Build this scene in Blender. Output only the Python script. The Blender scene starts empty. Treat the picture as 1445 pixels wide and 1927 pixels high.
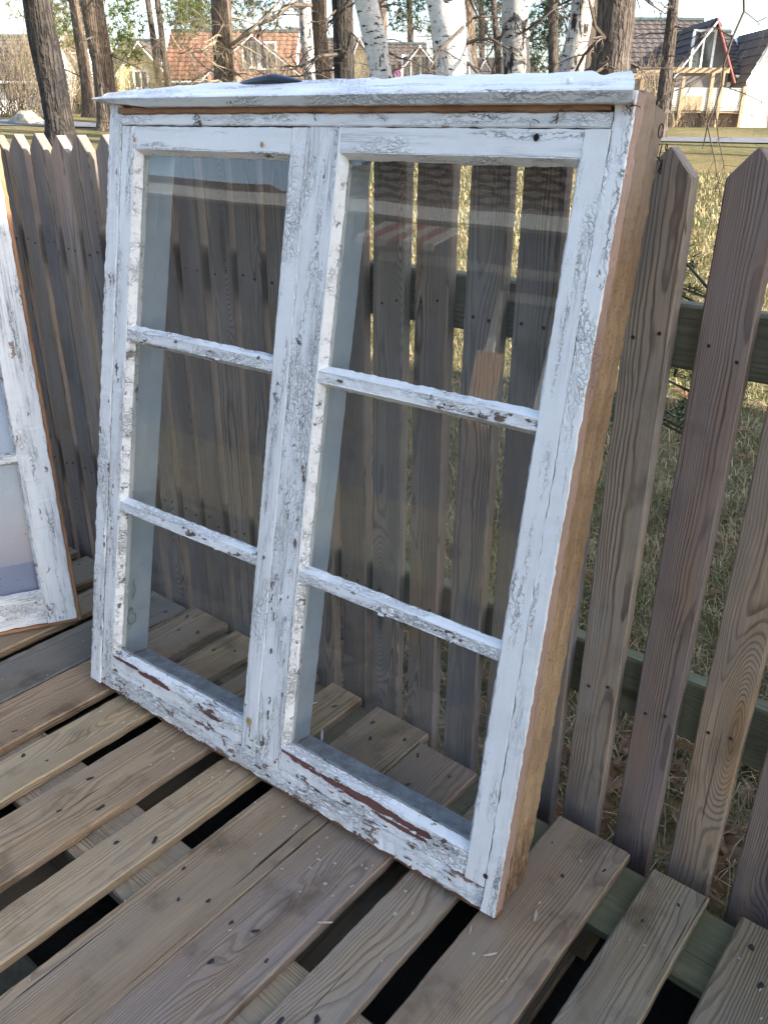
import bpy, bmesh, math, random
import numpy as np
from mathutils import Vector, Matrix, noise as mnoise
R = math.radians
random.seed(7)
rng = np.random.default_rng(7)
scn = bpy.context.scene
COL = scn.collection

# ------------------------------------------------------------------ camera, sky, sun, exposure
CF, PITCH, ROLL, AZ = 1555.6, R(25.052), R(0.342), R(50.6755)
CAM = Vector((0.0, 0.0, 1.1987))
_pd = Vector((math.cos(AZ), math.sin(AZ), 0)); _fd = Vector((-math.sin(AZ), math.cos(AZ), 0))
def _w(v): return Vector((-v.dot(_fd), v.dot(_pd), v.z))
_f = Vector((0, math.cos(PITCH), -math.sin(PITCH))); _r = Vector((1, 0, 0)); _u = _r.cross(_f)
_r2 = math.cos(ROLL) * _r + math.sin(ROLL) * _u; _u2 = -math.sin(ROLL) * _r + math.cos(ROLL) * _u
CR, CU, CFW = _w(_r2), _w(_u2), _w(_f)
cd = bpy.data.cameras.new('camera'); cam = bpy.data.objects.new('camera', cd); COL.objects.link(cam)
cd.sensor_fit = 'HORIZONTAL'; cd.sensor_width = 36.0; cd.lens = CF / 1445.0 * 36.0
cd.clip_start = 0.02; cd.clip_end = 600
cam.matrix_world = Matrix(((CR.x, CU.x, -CFW.x, CAM.x), (CR.y, CU.y, -CFW.y, CAM.y), (CR.z, CU.z, -CFW.z, CAM.z), (0, 0, 0, 1)))
scn.camera = cam

SUN_EL, SUN_ANG = R(28), R(15)          # SUN_ANG from +X towards +Y
sdir = Vector((math.cos(SUN_ANG) * math.cos(SUN_EL), math.sin(SUN_ANG) * math.cos(SUN_EL), math.sin(SUN_EL)))
wd = bpy.data.worlds.new('World'); scn.world = wd; wd.use_nodes = True
nt = wd.node_tree; bg = nt.nodes['Background']
sky = nt.nodes.new('ShaderNodeTexSky'); sky.sky_type = 'NISHITA'; sky.sun_disc = False
sky.sun_elevation = SUN_EL; sky.sun_rotation = math.atan2(sdir.x, sdir.y)
sky.air_density = 1.0; sky.dust_density = 1.6; sky.ozone_density = 1.0
nt.links.new(sky.outputs[0], bg.inputs[0]); bg.inputs[1].default_value = 0.15
sl = bpy.data.lights.new('sun', 'SUN'); sl.energy = 4.9; sl.angle = R(0.53); sl.color = (1.0, 0.93, 0.82)
so = bpy.data.objects.new('sun', sl); COL.objects.link(so)
so.rotation_euler = sdir.to_track_quat('Z', 'Y').to_euler(); so.location = (8, 4, 12)
scn.view_settings.view_transform = 'Standard'; scn.view_settings.look = 'None'
scn.view_settings.gamma = 1.0; scn.view_settings.use_curve_mapping = False
scn.view_settings.exposure = 1.85

def ray(px, py): return (CFW * CF + CR * (px - 722.5) - CU * (py - 963.5)) / CF
HF = Vector((CFW.x, CFW.y, 0)).normalized(); HR = Vector((CR.x, CR.y, 0)).normalized()
def far(px, py, D):
    """the world point seen D metres ahead in the photograph's column px and row py (used to measure the background)"""
    d = ray(px, py); k = D / (d.x * HF.x + d.y * HF.y); return CAM + d * k

# ------------------------------------------------------------------ object helpers
def link(o, parent=None):
    COL.objects.link(o)
    if parent is not None: o.parent = parent
    return o
def tag(o, label=None, cat=None, group=None, kind=None):
    if label: o['label'] = label
    if cat: o['category'] = cat
    if group: o['group'] = group
    if kind: o['kind'] = kind
    return o
def thing(name, label, cat, loc=(0, 0, 0), rotz=0.0, group=None, matrix=None):
    o = bpy.data.objects.new(name, None); link(o); o.empty_display_size = .1
    if matrix is not None: o.matrix_world = matrix
    else: o.location = loc; o.rotation_euler = (0, 0, rotz)
    return tag(o, label, cat, group)
def mesh(name, verts, faces, mat=None, smooth=False):
    me = bpy.data.meshes.new(name)
    me.from_pydata([tuple(v) for v in verts], [], faces)
    if mat: me.materials.append(mat)
    if smooth: me.polygons.foreach_set('use_smooth', [True] * len(me.polygons))
    me.update(); return me
def obj(name, me, parent=None, mat=None, loc=None, M=None, color=None):
    o = bpy.data.objects.new(name, me); link(o, parent)
    if mat and not me.materials: me.materials.append(mat)
    if M is not None: o.matrix_local = M
    if loc is not None: o.location = loc
    if color: o.color = color
    return o
def npmesh(name, V, F, mat, smooth=False):
    """V (n,3), F (m,k) arrays"""
    me = bpy.data.meshes.new(name); V = np.asarray(V, np.float32); F = np.asarray(F, np.int32)
    me.vertices.add(len(V)); me.vertices.foreach_set('co', V.ravel())
    k = F.shape[1]; me.loops.add(F.size); me.loops.foreach_set('vertex_index', F.ravel())
    me.polygons.add(len(F)); me.polygons.foreach_set('loop_start', np.arange(0, F.size, k, dtype=np.int32))
    me.polygons.foreach_set('loop_total', np.full(len(F), k, np.int32))
    if smooth: me.polygons.foreach_set('use_smooth', np.ones(len(F), bool))
    if mat: me.materials.append(mat)
    me.update(calc_edges=True); me.validate(); return me
class MB:
    def __init__(s): s.v = []; s.f = []
    def add(s, vs, fs):
        n = len(s.v); s.v += [tuple(v) for v in vs]; s.f += [tuple(i + n for i in f) for f in fs]
    def box(s, x0, x1, y0, y1, z0, z1, M=None):
        vs = [Vector((x, y, z)) for x in (x0, x1) for y in (y0, y1) for z in (z0, z1)]
        if M is not None: vs = [M @ v for v in vs]
        s.add(vs, [(0, 1, 3, 2), (4, 6, 7, 5), (0, 4, 5, 1), (2, 3, 7, 6), (0, 2, 6, 4), (1, 5, 7, 3)])
    def bar(s, a, b, w, h, up=(0, 0, 1)):
        a = Vector(a); b = Vector(b); d = (b - a); L = d.length; d.normalize()
        y = Vector(up).cross(d); y = y.normalized() if y.length > 1e-5 else d.orthogonal().normalized(); z = d.cross(y)
        vs = [c + y * sy * w / 2 + z * sz * h / 2 for c in (a, b) for sy in (-1, 1) for sz in (-1, 1)]
        s.add(vs, [(0, 1, 3, 2), (4, 6, 7, 5), (0, 4, 5, 1), (2, 3, 7, 6), (0, 2, 6, 4), (1, 5, 7, 3)])
    def tube(s, pts, rad, n=5, cap=True):
        pts = [Vector(p) for p in pts]; rings = []
        rad = rad if hasattr(rad, '__len__') else [rad] * len(pts)
        ref = None
        for i, p in enumerate(pts):
            d = (pts[min(i + 1, len(pts) - 1)] - pts[max(i - 1, 0)]).normalized()
            y = d.orthogonal().normalized() if ref is None else (ref - d * ref.dot(d)).normalized()
            ref = y; z = d.cross(y)
            rings.append([p + (y * math.cos(2 * math.pi * k / n) + z * math.sin(2 * math.pi * k / n)) * rad[i] for k in range(n)])
        vs = [v for r_ in rings for v in r_]; fs = []
        for i in range(len(pts) - 1):
            for k in range(n):
                a = i * n + k; b = i * n + (k + 1) % n; fs.append((a, b, b + n, a + n))
        if cap: fs += [tuple(range(n))[::-1], tuple(range((len(pts) - 1) * n, len(pts) * n))]
        s.add(vs, fs)
    def prism(s, poly, d, M=None):
        """poly: list of 3D points (planar), extruded by vector d"""
        n = len(poly); d = Vector(d); vs = [Vector(p) for p in poly] + [Vector(p) + d for p in poly]
        if M is not None: vs = [M @ v for v in vs]
        s.add(vs, [tuple(range(n))[::-1], tuple(range(n, 2 * n))] + [(i, (i + 1) % n, (i + 1) % n + n, i + n) for i in range(n)])
    def build(s, name, mat, parent=None, smooth=False, **k):
        return obj(name, mesh(name, s.v, s.f, mat, smooth), parent, **k)

# ------------------------------------------------------------------ materials
class NB:
    def __init__(s, name):
        s.mat = bpy.data.materials.new(name); s.mat.use_nodes = True; s.t = s.mat.node_tree; s.t.nodes.clear()
        s.out = s.t.nodes.new('ShaderNodeOutputMaterial')
    def n(s, ty, **p):
        x = s.t.nodes.new(ty)
        for k, v in p.items(): setattr(x, k, v)
        return x
    def put(s, sock, v):
        if isinstance(v, bpy.types.NodeSocket): s.t.links.new(v, sock)
        elif v is not None:
            if sock.type == 'RGBA' and len(v) == 3: v = (*v, 1)
            sock.default_value = v
    def obj(s): return s.n('ShaderNodeTexCoord').outputs['Object']
    def rnd(s): return s.n('ShaderNodeObjectInfo').outputs['Random']
    def ocol(s):
        c = s.n('ShaderNodeObjectInfo').outputs['Color']; q = s.n('ShaderNodeSeparateColor'); s.put(q.inputs[0], c); return q.outputs
    def m(s, op, a, b=None, c=None, clamp=False):
        x = s.n('ShaderNodeMath', operation=op, use_clamp=clamp); s.put(x.inputs[0], a); s.put(x.inputs[1], b)
        if c is not None: s.put(x.inputs[2], c)
        return x.outputs[0]
    def vm(s, op, a, b=None):
        x = s.n('ShaderNodeVectorMath', operation=op); s.put(x.inputs[0], a)
        if b is not None: s.put(x.inputs[1], b)
        return x.outputs[0]
    def sep(s, v): x = s.n('ShaderNodeSeparateXYZ'); s.put(x.inputs[0], v); return x.outputs
    def com(s, a, b, c):
        x = s.n('ShaderNodeCombineXYZ'); s.put(x.inputs[0], a); s.put(x.inputs[1], b); s.put(x.inputs[2], c); return x.outputs[0]
    def noise(s, v, sc=1.0, det=4.0, ro=.55, dist=0.0, col=False):
        x = s.n('ShaderNodeTexNoise'); s.put(x.inputs['Vector'], v); s.put(x.inputs['Scale'], sc); x.inputs['Detail'].default_value = det
        x.inputs['Roughness'].default_value = ro; x.inputs['Distortion'].default_value = dist; return x.outputs['Color' if col else 'Fac']
    def vor(s, v, sc=1.0, feat='F1', dims='3D', out='Distance', rand=1.0):
        x = s.n('ShaderNodeTexVoronoi', feature=feat, voronoi_dimensions=dims); s.put(x.inputs['Vector'], v); s.put(x.inputs['Scale'], sc)
        x.inputs['Randomness'].default_value = rand; return x.outputs[out]
    def mr(s, v, a, b, c=0.0, d=1.0, smooth=True):
        x = s.n('ShaderNodeMapRange', interpolation_type='SMOOTHSTEP' if smooth else 'LINEAR')
        for i, q in enumerate((v, a, b, c, d)): s.put(x.inputs[i], q)
        return x.outputs[0]
    def mix(s, f, a, b, bt='MIX'):
        x = s.n('ShaderNodeMix', data_type='RGBA', blend_type=bt); s.put(x.inputs[0], f); s.put(x.inputs[6], a); s.put(x.inputs[7], b); return x.outputs[2]
    def bump(s, h, dist, st=1.0, nrm=None):
        x = s.n('ShaderNodeBump'); x.inputs['Strength'].default_value = st; x.inputs['Distance'].default_value = dist; s.put(x.inputs['Height'], h)
        if nrm is not None: s.put(x.inputs['Normal'], nrm)
        return x.outputs[0]
    def bsdf(s, col, rough=.7, nrm=None, spec=.3, **k):
        b = s.n('ShaderNodeBsdfPrincipled'); s.put(b.inputs['Base Color'], col); s.put(b.inputs['Roughness'], rough)
        b.inputs['Specular IOR Level'].default_value = spec
        if nrm is not None: s.put(b.inputs['Normal'], nrm)
        for kk, v in k.items(): s.put(b.inputs[kk], v)
        s.t.links.new(b.outputs[0], s.out.inputs[0]); return s.mat
def plain(name, c, rough=.7, spec=.3, var=.25, sc=8.0, bump=0.0, metallic=0.0):
    b = NB(name); o = b.obj(); n = b.noise(o, sc, 5); k = b.mr(n, .3, .7, 1 - var, 1 + var, False)
    col = b.mix(1.0, c, b.com(k, k, k), 'MULTIPLY'); nr = b.bump(n, bump) if bump else None
    return b.bsdf(col, rough, nr, spec, Metallic=metallic)

def wood(name, light, dark, tint, ring=.0048, rcon=.75, knots=1.0, fiber=.5, stain=.5, spec=.2, rough=.75, bump=.0007, tintamt=.6, crack=.5, green=0.0, foot=False):
    """weathered sawn board: growth rings cut along the local X axis, swirling round knots, fibres, cracks and grey weathering"""
    b = NB(name); o = b.obj(); rn = b.rnd(); oc = b.ocol()
    off = b.com(b.m('MULTIPLY', rn, 91.7), b.m('MULTIPLY', rn, 37.3), b.m('MULTIPLY', rn, 53.1))
    p = b.vm('ADD', o, off); x, y, z = b.sep(p); ox, oy, oz = b.sep(o)
    # knots
    kv = b.com(b.m('MULTIPLY', x, 1.5), b.m('MULTIPLY', y, 9.0), b.m('MULTIPLY', rn, 20.0))
    kd = b.vor(kv, 1.0, 'F1', '3D', rand=.9)
    kb = b.m('POWER', b.mr(kd, 0.0, .45, 1.0, 0.0), 1.5)
    wob = b.noise(b.com(b.m('MULTIPLY', x, 1.7), b.m('MULTIPLY', y, 5.0), b.m('MULTIPLY', z, 5.0)), 1.0, 2.0)
    wob2 = b.noise(b.com(b.m('MULTIPLY', x, 9.0), b.m('MULTIPLY', y, 30.0), z), 1.0, 2.0)
    cy = b.m('MULTIPLY', b.m('SUBTRACT', rn, .5), .15)
    cz = b.m('ADD', .035, b.m('MULTIPLY', b.m('FRACT', b.m('MULTIPLY', rn, 7.31)), .05))
    dy = b.m('ADD', oy, cy); dz = b.m('ADD', oz, cz)
    rad = b.m('SQRT', b.m('ADD', b.m('MULTIPLY', dy, dy), b.m('MULTIPLY', dz, dz)))
    fld = b.m('ADD', rad, b.m('MULTIPLY', b.m('SUBTRACT', wob, .5), b.m('ADD', .008, b.m('MULTIPLY', b.m('FRACT', b.m('MULTIPLY', rn, 13.7)), .026))))
    fld = b.m('ADD', fld, b.m('MULTIPLY', b.m('SUBTRACT', wob2, .5), .0035))
    fld = b.m('ADD', fld, b.m('MULTIPLY', kb, .05 * knots))
    ph = b.m('FRACT', b.m('DIVIDE', fld, ring))
    late = b.m('MULTIPLY', b.mr(ph, .45, .80), b.mr(ph, .88, 1.0, 1.0, 0.0))
    late = b.m('MULTIPLY', late, b.mr(b.noise(b.com(b.m('MULTIPLY', x, 4.0), b.m('MULTIPLY', y, 22.0), b.m('MULTIPLY', z, 22.0)), 1.0, 3.0), .22, .55, .4, 1.15))
    fib = b.noise(b.com(b.m('MULTIPLY', x, 5.0), b.m('MULTIPLY', y, 330.0), b.m('MULTIPLY', z, 330.0)), 1.0, 3.0, .7)
    big = b.noise(b.com(b.m('MULTIPLY', x, 3.0), b.m('MULTIPLY', y, 14.0), b.m('MULTIPLY', z, 14.0)), 1.0, 4.0)
    blot = b.noise(p, 9.0, 6.0, .6)
    col = b.mix(b.m('MULTIPLY', late, rcon), light, dark)
    col = b.mix(b.m('MULTIPLY', b.mr(fib, .3, .75), fiber), col, dark)
    col = b.mix(b.m('MULTIPLY', b.mr(big, .35, .68), tintamt), col, tint)
    kcore = b.mr(kd, .05, .13, 1.0, 0.0)
    kc = b.m('MULTIPLY', kcore, .75 * min(1, knots))
    col = b.mix(kc, col, tuple(c * .45 for c in dark))
    col = b.mix(b.m('MULTIPLY', b.mr(blot, .5, .75), stain), col, tuple(c * .55 for c in dark))
    ckn = b.noise(b.com(b.m('MULTIPLY', x, 2.2), b.m('MULTIPLY', y, 120.0), b.m('MULTIPLY', z, 120.0)), 1.0, 2.0, .5)
    ck = b.m('MULTIPLY', b.mr(ckn, .70, .745), crack)
    col = b.mix(ck, col, (.012, .010, .009))
    if green: col = b.mix(b.m('MULTIPLY', b.mr(b.noise(p, 5.0, 4.0), .42, .62), green), col, (.075, .085, .045))
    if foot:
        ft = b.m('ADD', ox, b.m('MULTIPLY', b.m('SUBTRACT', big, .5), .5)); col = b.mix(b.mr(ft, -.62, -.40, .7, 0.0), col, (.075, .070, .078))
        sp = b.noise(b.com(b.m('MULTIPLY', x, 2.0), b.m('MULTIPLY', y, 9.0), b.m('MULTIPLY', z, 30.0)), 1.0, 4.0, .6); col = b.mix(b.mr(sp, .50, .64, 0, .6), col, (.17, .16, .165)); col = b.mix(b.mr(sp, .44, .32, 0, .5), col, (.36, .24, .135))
    col = b.mix(1.0, col, b.n('ShaderNodeObjectInfo').outputs['Color'], 'MULTIPLY')
    h = b.m('ADD', b.m('MULTIPLY', late, .55), b.m('ADD', b.m('MULTIPLY', fib, .5), b.m('MULTIPLY', ck, -2.0)))
    return b.bsdf(col, rough, b.bump(h, bump), spec)

def paint(name, base=(.85, .83, .79), front_only=False, zfront=.015, under=(.17, .13, .105), red=(.16, .055, .045), patches=(), edge=True):
    """old cracked oil paint; object colour = (damage, redness of what shows through, grey wear)"""
    b = NB(name); o = b.obj(); rn = b.rnd(); oc = b.ocol(); dmg, redn, wear = oc[0], oc[1], oc[2]
    off = b.com(b.m('MULTIPLY', rn, 71.7), b.m('MULTIPLY', rn, 27.3), b.m('MULTIPLY', rn, 13.1))
    p = b.vm('ADD', o, off); x, y, z = b.sep(p); ox, oy, oz = b.sep(o)
    wv = b.vm('SCALE', b.vm('SUBTRACT', b.noise(p, 45.0, 4.0, col=True), (.5, .5, .5)), None); wv.node.inputs['Scale'].default_value = .03
    pw = b.vm('ADD', p, wv); wx, wy, wz = b.sep(pw)
    e1 = b.vor(b.com(b.m('MULTIPLY', wx, 62.0), b.m('MULTIPLY', wy, 150.0), b.m('MULTIPLY', wz, 150.0)), 1.0, 'DISTANCE_TO_EDGE')
    e2 = b.vor(b.com(b.m('MULTIPLY', wx, 9.0), b.m('MULTIPLY', wy, 150.0), b.m('MULTIPLY', wz, 150.0)), 1.0, 'DISTANCE_TO_EDGE')
    area = b.noise(b.com(b.m('MULTIPLY', x, 4.5), b.m('MULTIPLY', y, 11.0), b.m('MULTIPLY', z, 11.0)), 1.0, 4.0)
    thr = b.m('SUBTRACT', .74, b.m('MULTIPLY', dmg, .42))
    cmask = b.mr(area, thr, b.m('ADD', thr, .12))
    c1 = b.m('MULTIPLY', b.mr(e1, .015, .06, 1.0, 0.0), b.m('ADD', b.m('MULTIPLY', cmask, .7), .05))
    area2 = b.noise(b.com(b.m('MULTIPLY', x, 3.0), b.m('MULTIPLY', y, 26.0), b.m('MULTIPLY', z, 26.0)), 1.7, 3.0)
    c2 = b.m('MULTIPLY', b.mr(e2, .035, .10, 1.0, 0.0), b.mr(area2, b.m('SUBTRACT', .585, b.m('MULTIPLY', dmg, .2)), .71))
    crack = b.m('MAXIMUM', c1, c2)
    # chips: ragged islands stretched along the grain
    cn = b.noise(b.com(b.m('MULTIPLY', wx, 13.0), b.m('MULTIPLY', wy, 42.0), b.m('MULTIPLY', wz, 42.0)), 1.0, 6.0, .62)
    ct = b.m('SUBTRACT', .80, b.m('MULTIPLY', dmg, .27))
    chip = b.mr(cn, ct, b.m('ADD', ct, .012))
    speck = b.mr(b.noise(p, 320.0, 2.0, .5), .735, .76)
    speck = b.m('MULTIPLY', speck, b.mr(b.noise(p, 14.0, 3.0), .45, .62))
    wn = b.noise(b.com(b.m('MULTIPLY', x, 8.0), b.m('MULTIPLY', y, 260.0), b.m('MULTIPLY', z, 260.0)), 1.0, 4.0, .75)
    wa = b.noise(b.com(b.m('MULTIPLY', x, 3.2), b.m('MULTIPLY', y, 16.0), b.m('MULTIPLY', z, 16.0)), 1.3, 4.0)
    wr = b.m('MULTIPLY', b.m('MULTIPLY', b.mr(wn, .38, .66), b.mr(wa, .44, .66)), b.m('ADD', wear, .0))
    if front_only:
        jag = b.noise(p, 90.0, 4.0, .65); edge = b.m('ADD', oz, b.m('MULTIPLY', jag, -.006))
        chip = b.m('MAXIMUM', chip, b.mr(edge, zfront - .0075, zfront - .0065, 1.0, 0.0))
    pt = b.n('ShaderNodeNewGeometry').outputs['Pointiness']
    ew = b.m('ADD', pt, b.m('MULTIPLY', b.m('SUBTRACT', cn, .5), .30)); et = b.m('SUBTRACT', .655, b.m('MULTIPLY', dmg, .045))
    if edge: chip = b.m('MAXIMUM', chip, b.mr(ew, et, b.m('ADD', et, .006)))
    redm = None
    for (x0, y0, rx, ry) in patches:
        dx = b.m('DIVIDE', b.m('SUBTRACT', ox, x0), rx); dy = b.m('DIVIDE', b.m('SUBTRACT', oy, y0), ry)
        dd = b.m('ADD', b.m('ADD', b.m('MULTIPLY', dx, dx), b.m('MULTIPLY', dy, dy)), b.m('MULTIPLY', b.m('SUBTRACT', cn, .5), 4.5))
        q = b.mr(dd, .95, 1.0, 1.0, 0.0); chip = b.m('MAXIMUM', chip, q); redm = q if redm is None else b.m('MAXIMUM', redm, q)
    dirt = b.noise(p, 6.0, 6.0, .65)
    col = b.mix(b.mr(dirt, .40, .78, 0.0, .35), base, (.62, .60, .55))
    col = b.mix(b.m('MULTIPLY', wr, .8), col, (.26, .265, .27))
    col = b.mix(b.m('MULTIPLY', speck, .75), col, (.10, .09, .08))
    un = b.noise(b.com(b.m('MULTIPLY', x, 10.0), b.m('MULTIPLY', y, 200.0), b.m('MULTIPLY', z, 200.0)), 1.0, 3.0)
    ucol = b.mix(un, tuple(c * .6 for c in under), tuple(c * 1.25 for c in under))
    ucol = b.mix(b.m('MULTIPLY', redn, b.mr(b.noise(p, 7.0, 3.0), .3, .6, .35, 1.0)), ucol, red)
    if redm is not None: ucol = b.mix(b.m('MULTIPLY', redm, .8), ucol, b.mix(un, (.10, .05, .045), (.24, .085, .07)))
    col = b.mix(b.m('MULTIPLY', crack, .72), col, (.13, .115, .105))
    col = b.mix(chip, col, ucol)
    h = b.m('SUBTRACT', b.m('ADD', b.m('MULTIPLY', dirt, .25), b.m('MULTIPLY', b.mr(e1, 0.0, .35), b.m('MULTIPLY', cmask, .8))), b.m('ADD', crack, b.m('MULTIPLY', chip, 1.5)))
    h = b.m('ADD', h, b.m('MULTIPLY', wn, .22))
    return b.bsdf(col, b.mr(chip, 0, 1, .5, .85), b.bump(h, .0017), .3)

def glass_mat():
    b = NB('old_glass'); o = b.obj()
    n = b.noise(o, 3.2, 1.0, .4); nr = b.bump(n, .0008)
    ge = b.n('ShaderNodeNewGeometry'); dt = b.n('ShaderNodeVectorMath', operation='DOT_PRODUCT'); b.put(dt.inputs[0], ge.outputs['Incoming']); b.put(dt.inputs[1], ge.outputs['Normal'])
    om = b.m('SUBTRACT', 1.0, b.m('ABSOLUTE', dt.outputs['Value'])); fr = b.m('ADD', .04, b.m('MULTIPLY', b.m('POWER', om, 5.0), .96), clamp=True)
    tr = b.n('ShaderNodeBsdfTransparent'); tr.inputs[0].default_value = (.975, .985, .98, 1)
    gl = b.n('ShaderNodeBsdfGlossy'); gl.inputs['Roughness'].default_value = 0.0; b.put(gl.inputs['Normal'], nr)
    mx = b.n('ShaderNodeMixShader'); b.put(mx.inputs[0], fr); b.put(mx.inputs[1], tr.outputs[0]); b.put(mx.inputs[2], gl.outputs[0])
    df = b.n('ShaderNodeBsdfDiffuse'); df.inputs[0].default_value = (.55, .57, .58, 1)
    d1 = b.noise(o, 4.0, 6.0, .65); d2 = b.mr(b.noise(o, 260.0, 2.0), .72, .75)
    dust = b.m('ADD', b.mr(d1, .35, .8, .006, .028), b.m('MULTIPLY', d2, .18))
    m2 = b.n('ShaderNodeMixShader'); b.put(m2.inputs[0], dust); b.put(m2.inputs[1], mx.outputs[0]); b.put(m2.inputs[2], df.outputs[0])
    b.t.links.new(m2.outputs[0], b.out.inputs[0]); return b.mat

M = {}
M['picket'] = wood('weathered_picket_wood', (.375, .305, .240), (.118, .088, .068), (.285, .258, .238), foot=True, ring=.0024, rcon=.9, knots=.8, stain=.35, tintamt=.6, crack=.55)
M['rail'] = wood('mossy_rail_wood', (.25, .22, .135), (.13, .11, .07), (.165, .17, .09), ring=.006, rcon=.6, green=.45)
M['plank'] = wood('pallet_wood', (.460, .360, .240), (.205, .148, .096), (.325, .282, .228), ring=.0034, rcon=.66, knots=.5, fiber=.62, stain=.75, tintamt=.6, crack=.9, bump=.0016)
M['green_plank'] = wood('damp_green_pallet_wood', (.24, .215, .13), (.12, .105, .06), (.17, .175, .095), ring=.006, rcon=.4, knots=.4, green=.6)
M['bare'] = wood('bare_pine_wood', (.40, .26, .155), (.25, .145, .085), (.30, .19, .12), ring=.009, rcon=.3, knots=.3, fiber=.35, stain=.65, tintamt=.4, crack=.35, bump=.0005)
def sidewood():
    b = NB('rough_stained_side_wood'); o = b.obj(); x, y, z = b.sep(o)
    n1 = b.noise(b.com(b.m('MULTIPLY', x, 3.5), b.m('MULTIPLY', y, 9.0), b.m('MULTIPLY', z, 9.0)), 1.0, 6.0, .65); n2 = b.noise(b.com(b.m('MULTIPLY', x, 40.0), b.m('MULTIPLY', y, 160.0), b.m('MULTIPLY', z, 160.0)), 1.0, 5.0, .7); n3 = b.noise(o, 210.0, 3.0, .6)
    fib = b.noise(b.com(b.m('MULTIPLY', x, 6.0), b.m('MULTIPLY', y, 220.0), b.m('MULTIPLY', z, 220.0)), 1.0, 3.0, .6)
    col = b.mix(b.mr(n1, .3, .7), (.43, .29, .165), (.235, .145, .08)); col = b.mix(b.mr(n2, .45, .75, 0, .6), col, (.13, .08, .045)); col = b.mix(b.mr(n3, .58, .68, 0, .75), col, (.08, .05, .03)); col = b.mix(b.mr(fib, .5, .8, 0, .5), col, (.50, .38, .24))
    gr = b.mr(x, .38, .56); col = b.mix(b.m('MULTIPLY', gr, b.mr(fib, .3, .6, .45, .9)), col, (.24, .19, .145))
    col = b.mix(b.m('MULTIPLY', b.mr(x, -.60, -.42, 1.0, 0.0), b.mr(n2, .3, .6)), col, (.09, .055, .035))
    col = b.mix(1.0, col, b.n('ShaderNodeObjectInfo').outputs['Color'], 'MULTIPLY')
    return b.bsdf(col, .85, b.bump(b.m('ADD', n2, b.m('MULTIPLY', fib, .6)), .0012), .15)
M['side'] = sidewood()
M['pink'] = plain('pink_primer', (.42, .27, .22), .75, .2, .3, 40.0, .0006)
M['paint'] = paint('peeling_white_paint')
M['paint_bead'] = paint('cracked_putty_paint', edge=False, under=(.30, .27, .24))
M['paintf'] = paint('peeling_white_paint_on_front', front_only=True, zfront=.015, under=(.40, .275, .21))
M['paint_l'] = paint('peeling_rail_paint', patches=((-.06, .014, .05, .007), (.115, .006, .03, .005), (-.17, .018, .05, .004)))
M['paint_r'] = paint('peeling_rail_paint_with_red_streak', patches=((-.01, .012, .15, .008), (.07, -.002, .06, .005), (-.16, .018, .05, .003)))
M['inner'] = plain('grey_inner_paint', (.47, .52, .56), .5, .3, .1, 12.0, .0004)
def dusty():
    b = NB('dusty_grey_paint'); o = b.obj(); d = b.noise(o, 22.0, 6.0, .7); s = b.mr(b.noise(o, 240.0, 3.0, .6), .58, .70)
    col = b.mix(b.mr(d, .35, .7), (.40, .44, .48), (.24, .25, .26)); col = b.mix(b.m('MULTIPLY', s, b.mr(d, .4, .6)), col, (.06, .06, .06))
    return b.bsdf(col, .7, b.bump(d, .001), .25)
M['dusty'] = dusty()
M['glass'] = glass_mat()
M['metal'] = plain('painted_iron', (.27, .30, .32), .45, .4, .2, 60.0, .0005)
M['nail'] = plain('rusty_nail', (.035, .028, .026), .7, .3, .5, 200.0)
M['black'] = plain('black_ink', (.012, .012, .014), .7, .2, .1)
M['navy'] = plain('dark_navy_cloth', (.012, .014, .022), .42, .5, .3, 90.0, .0006)
M['debris'] = plain('dry_stems', (.23, .15, .09), .8, .1, .5, 90.0)
M['chipw'] = plain('pale_splinter_wood', (.45, .40, .32), .8, .1, .2, 90.0)
M['rust'] = plain('rust_spot', (.45, .30, .13), .8, .1, .4, 200.0)

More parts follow.
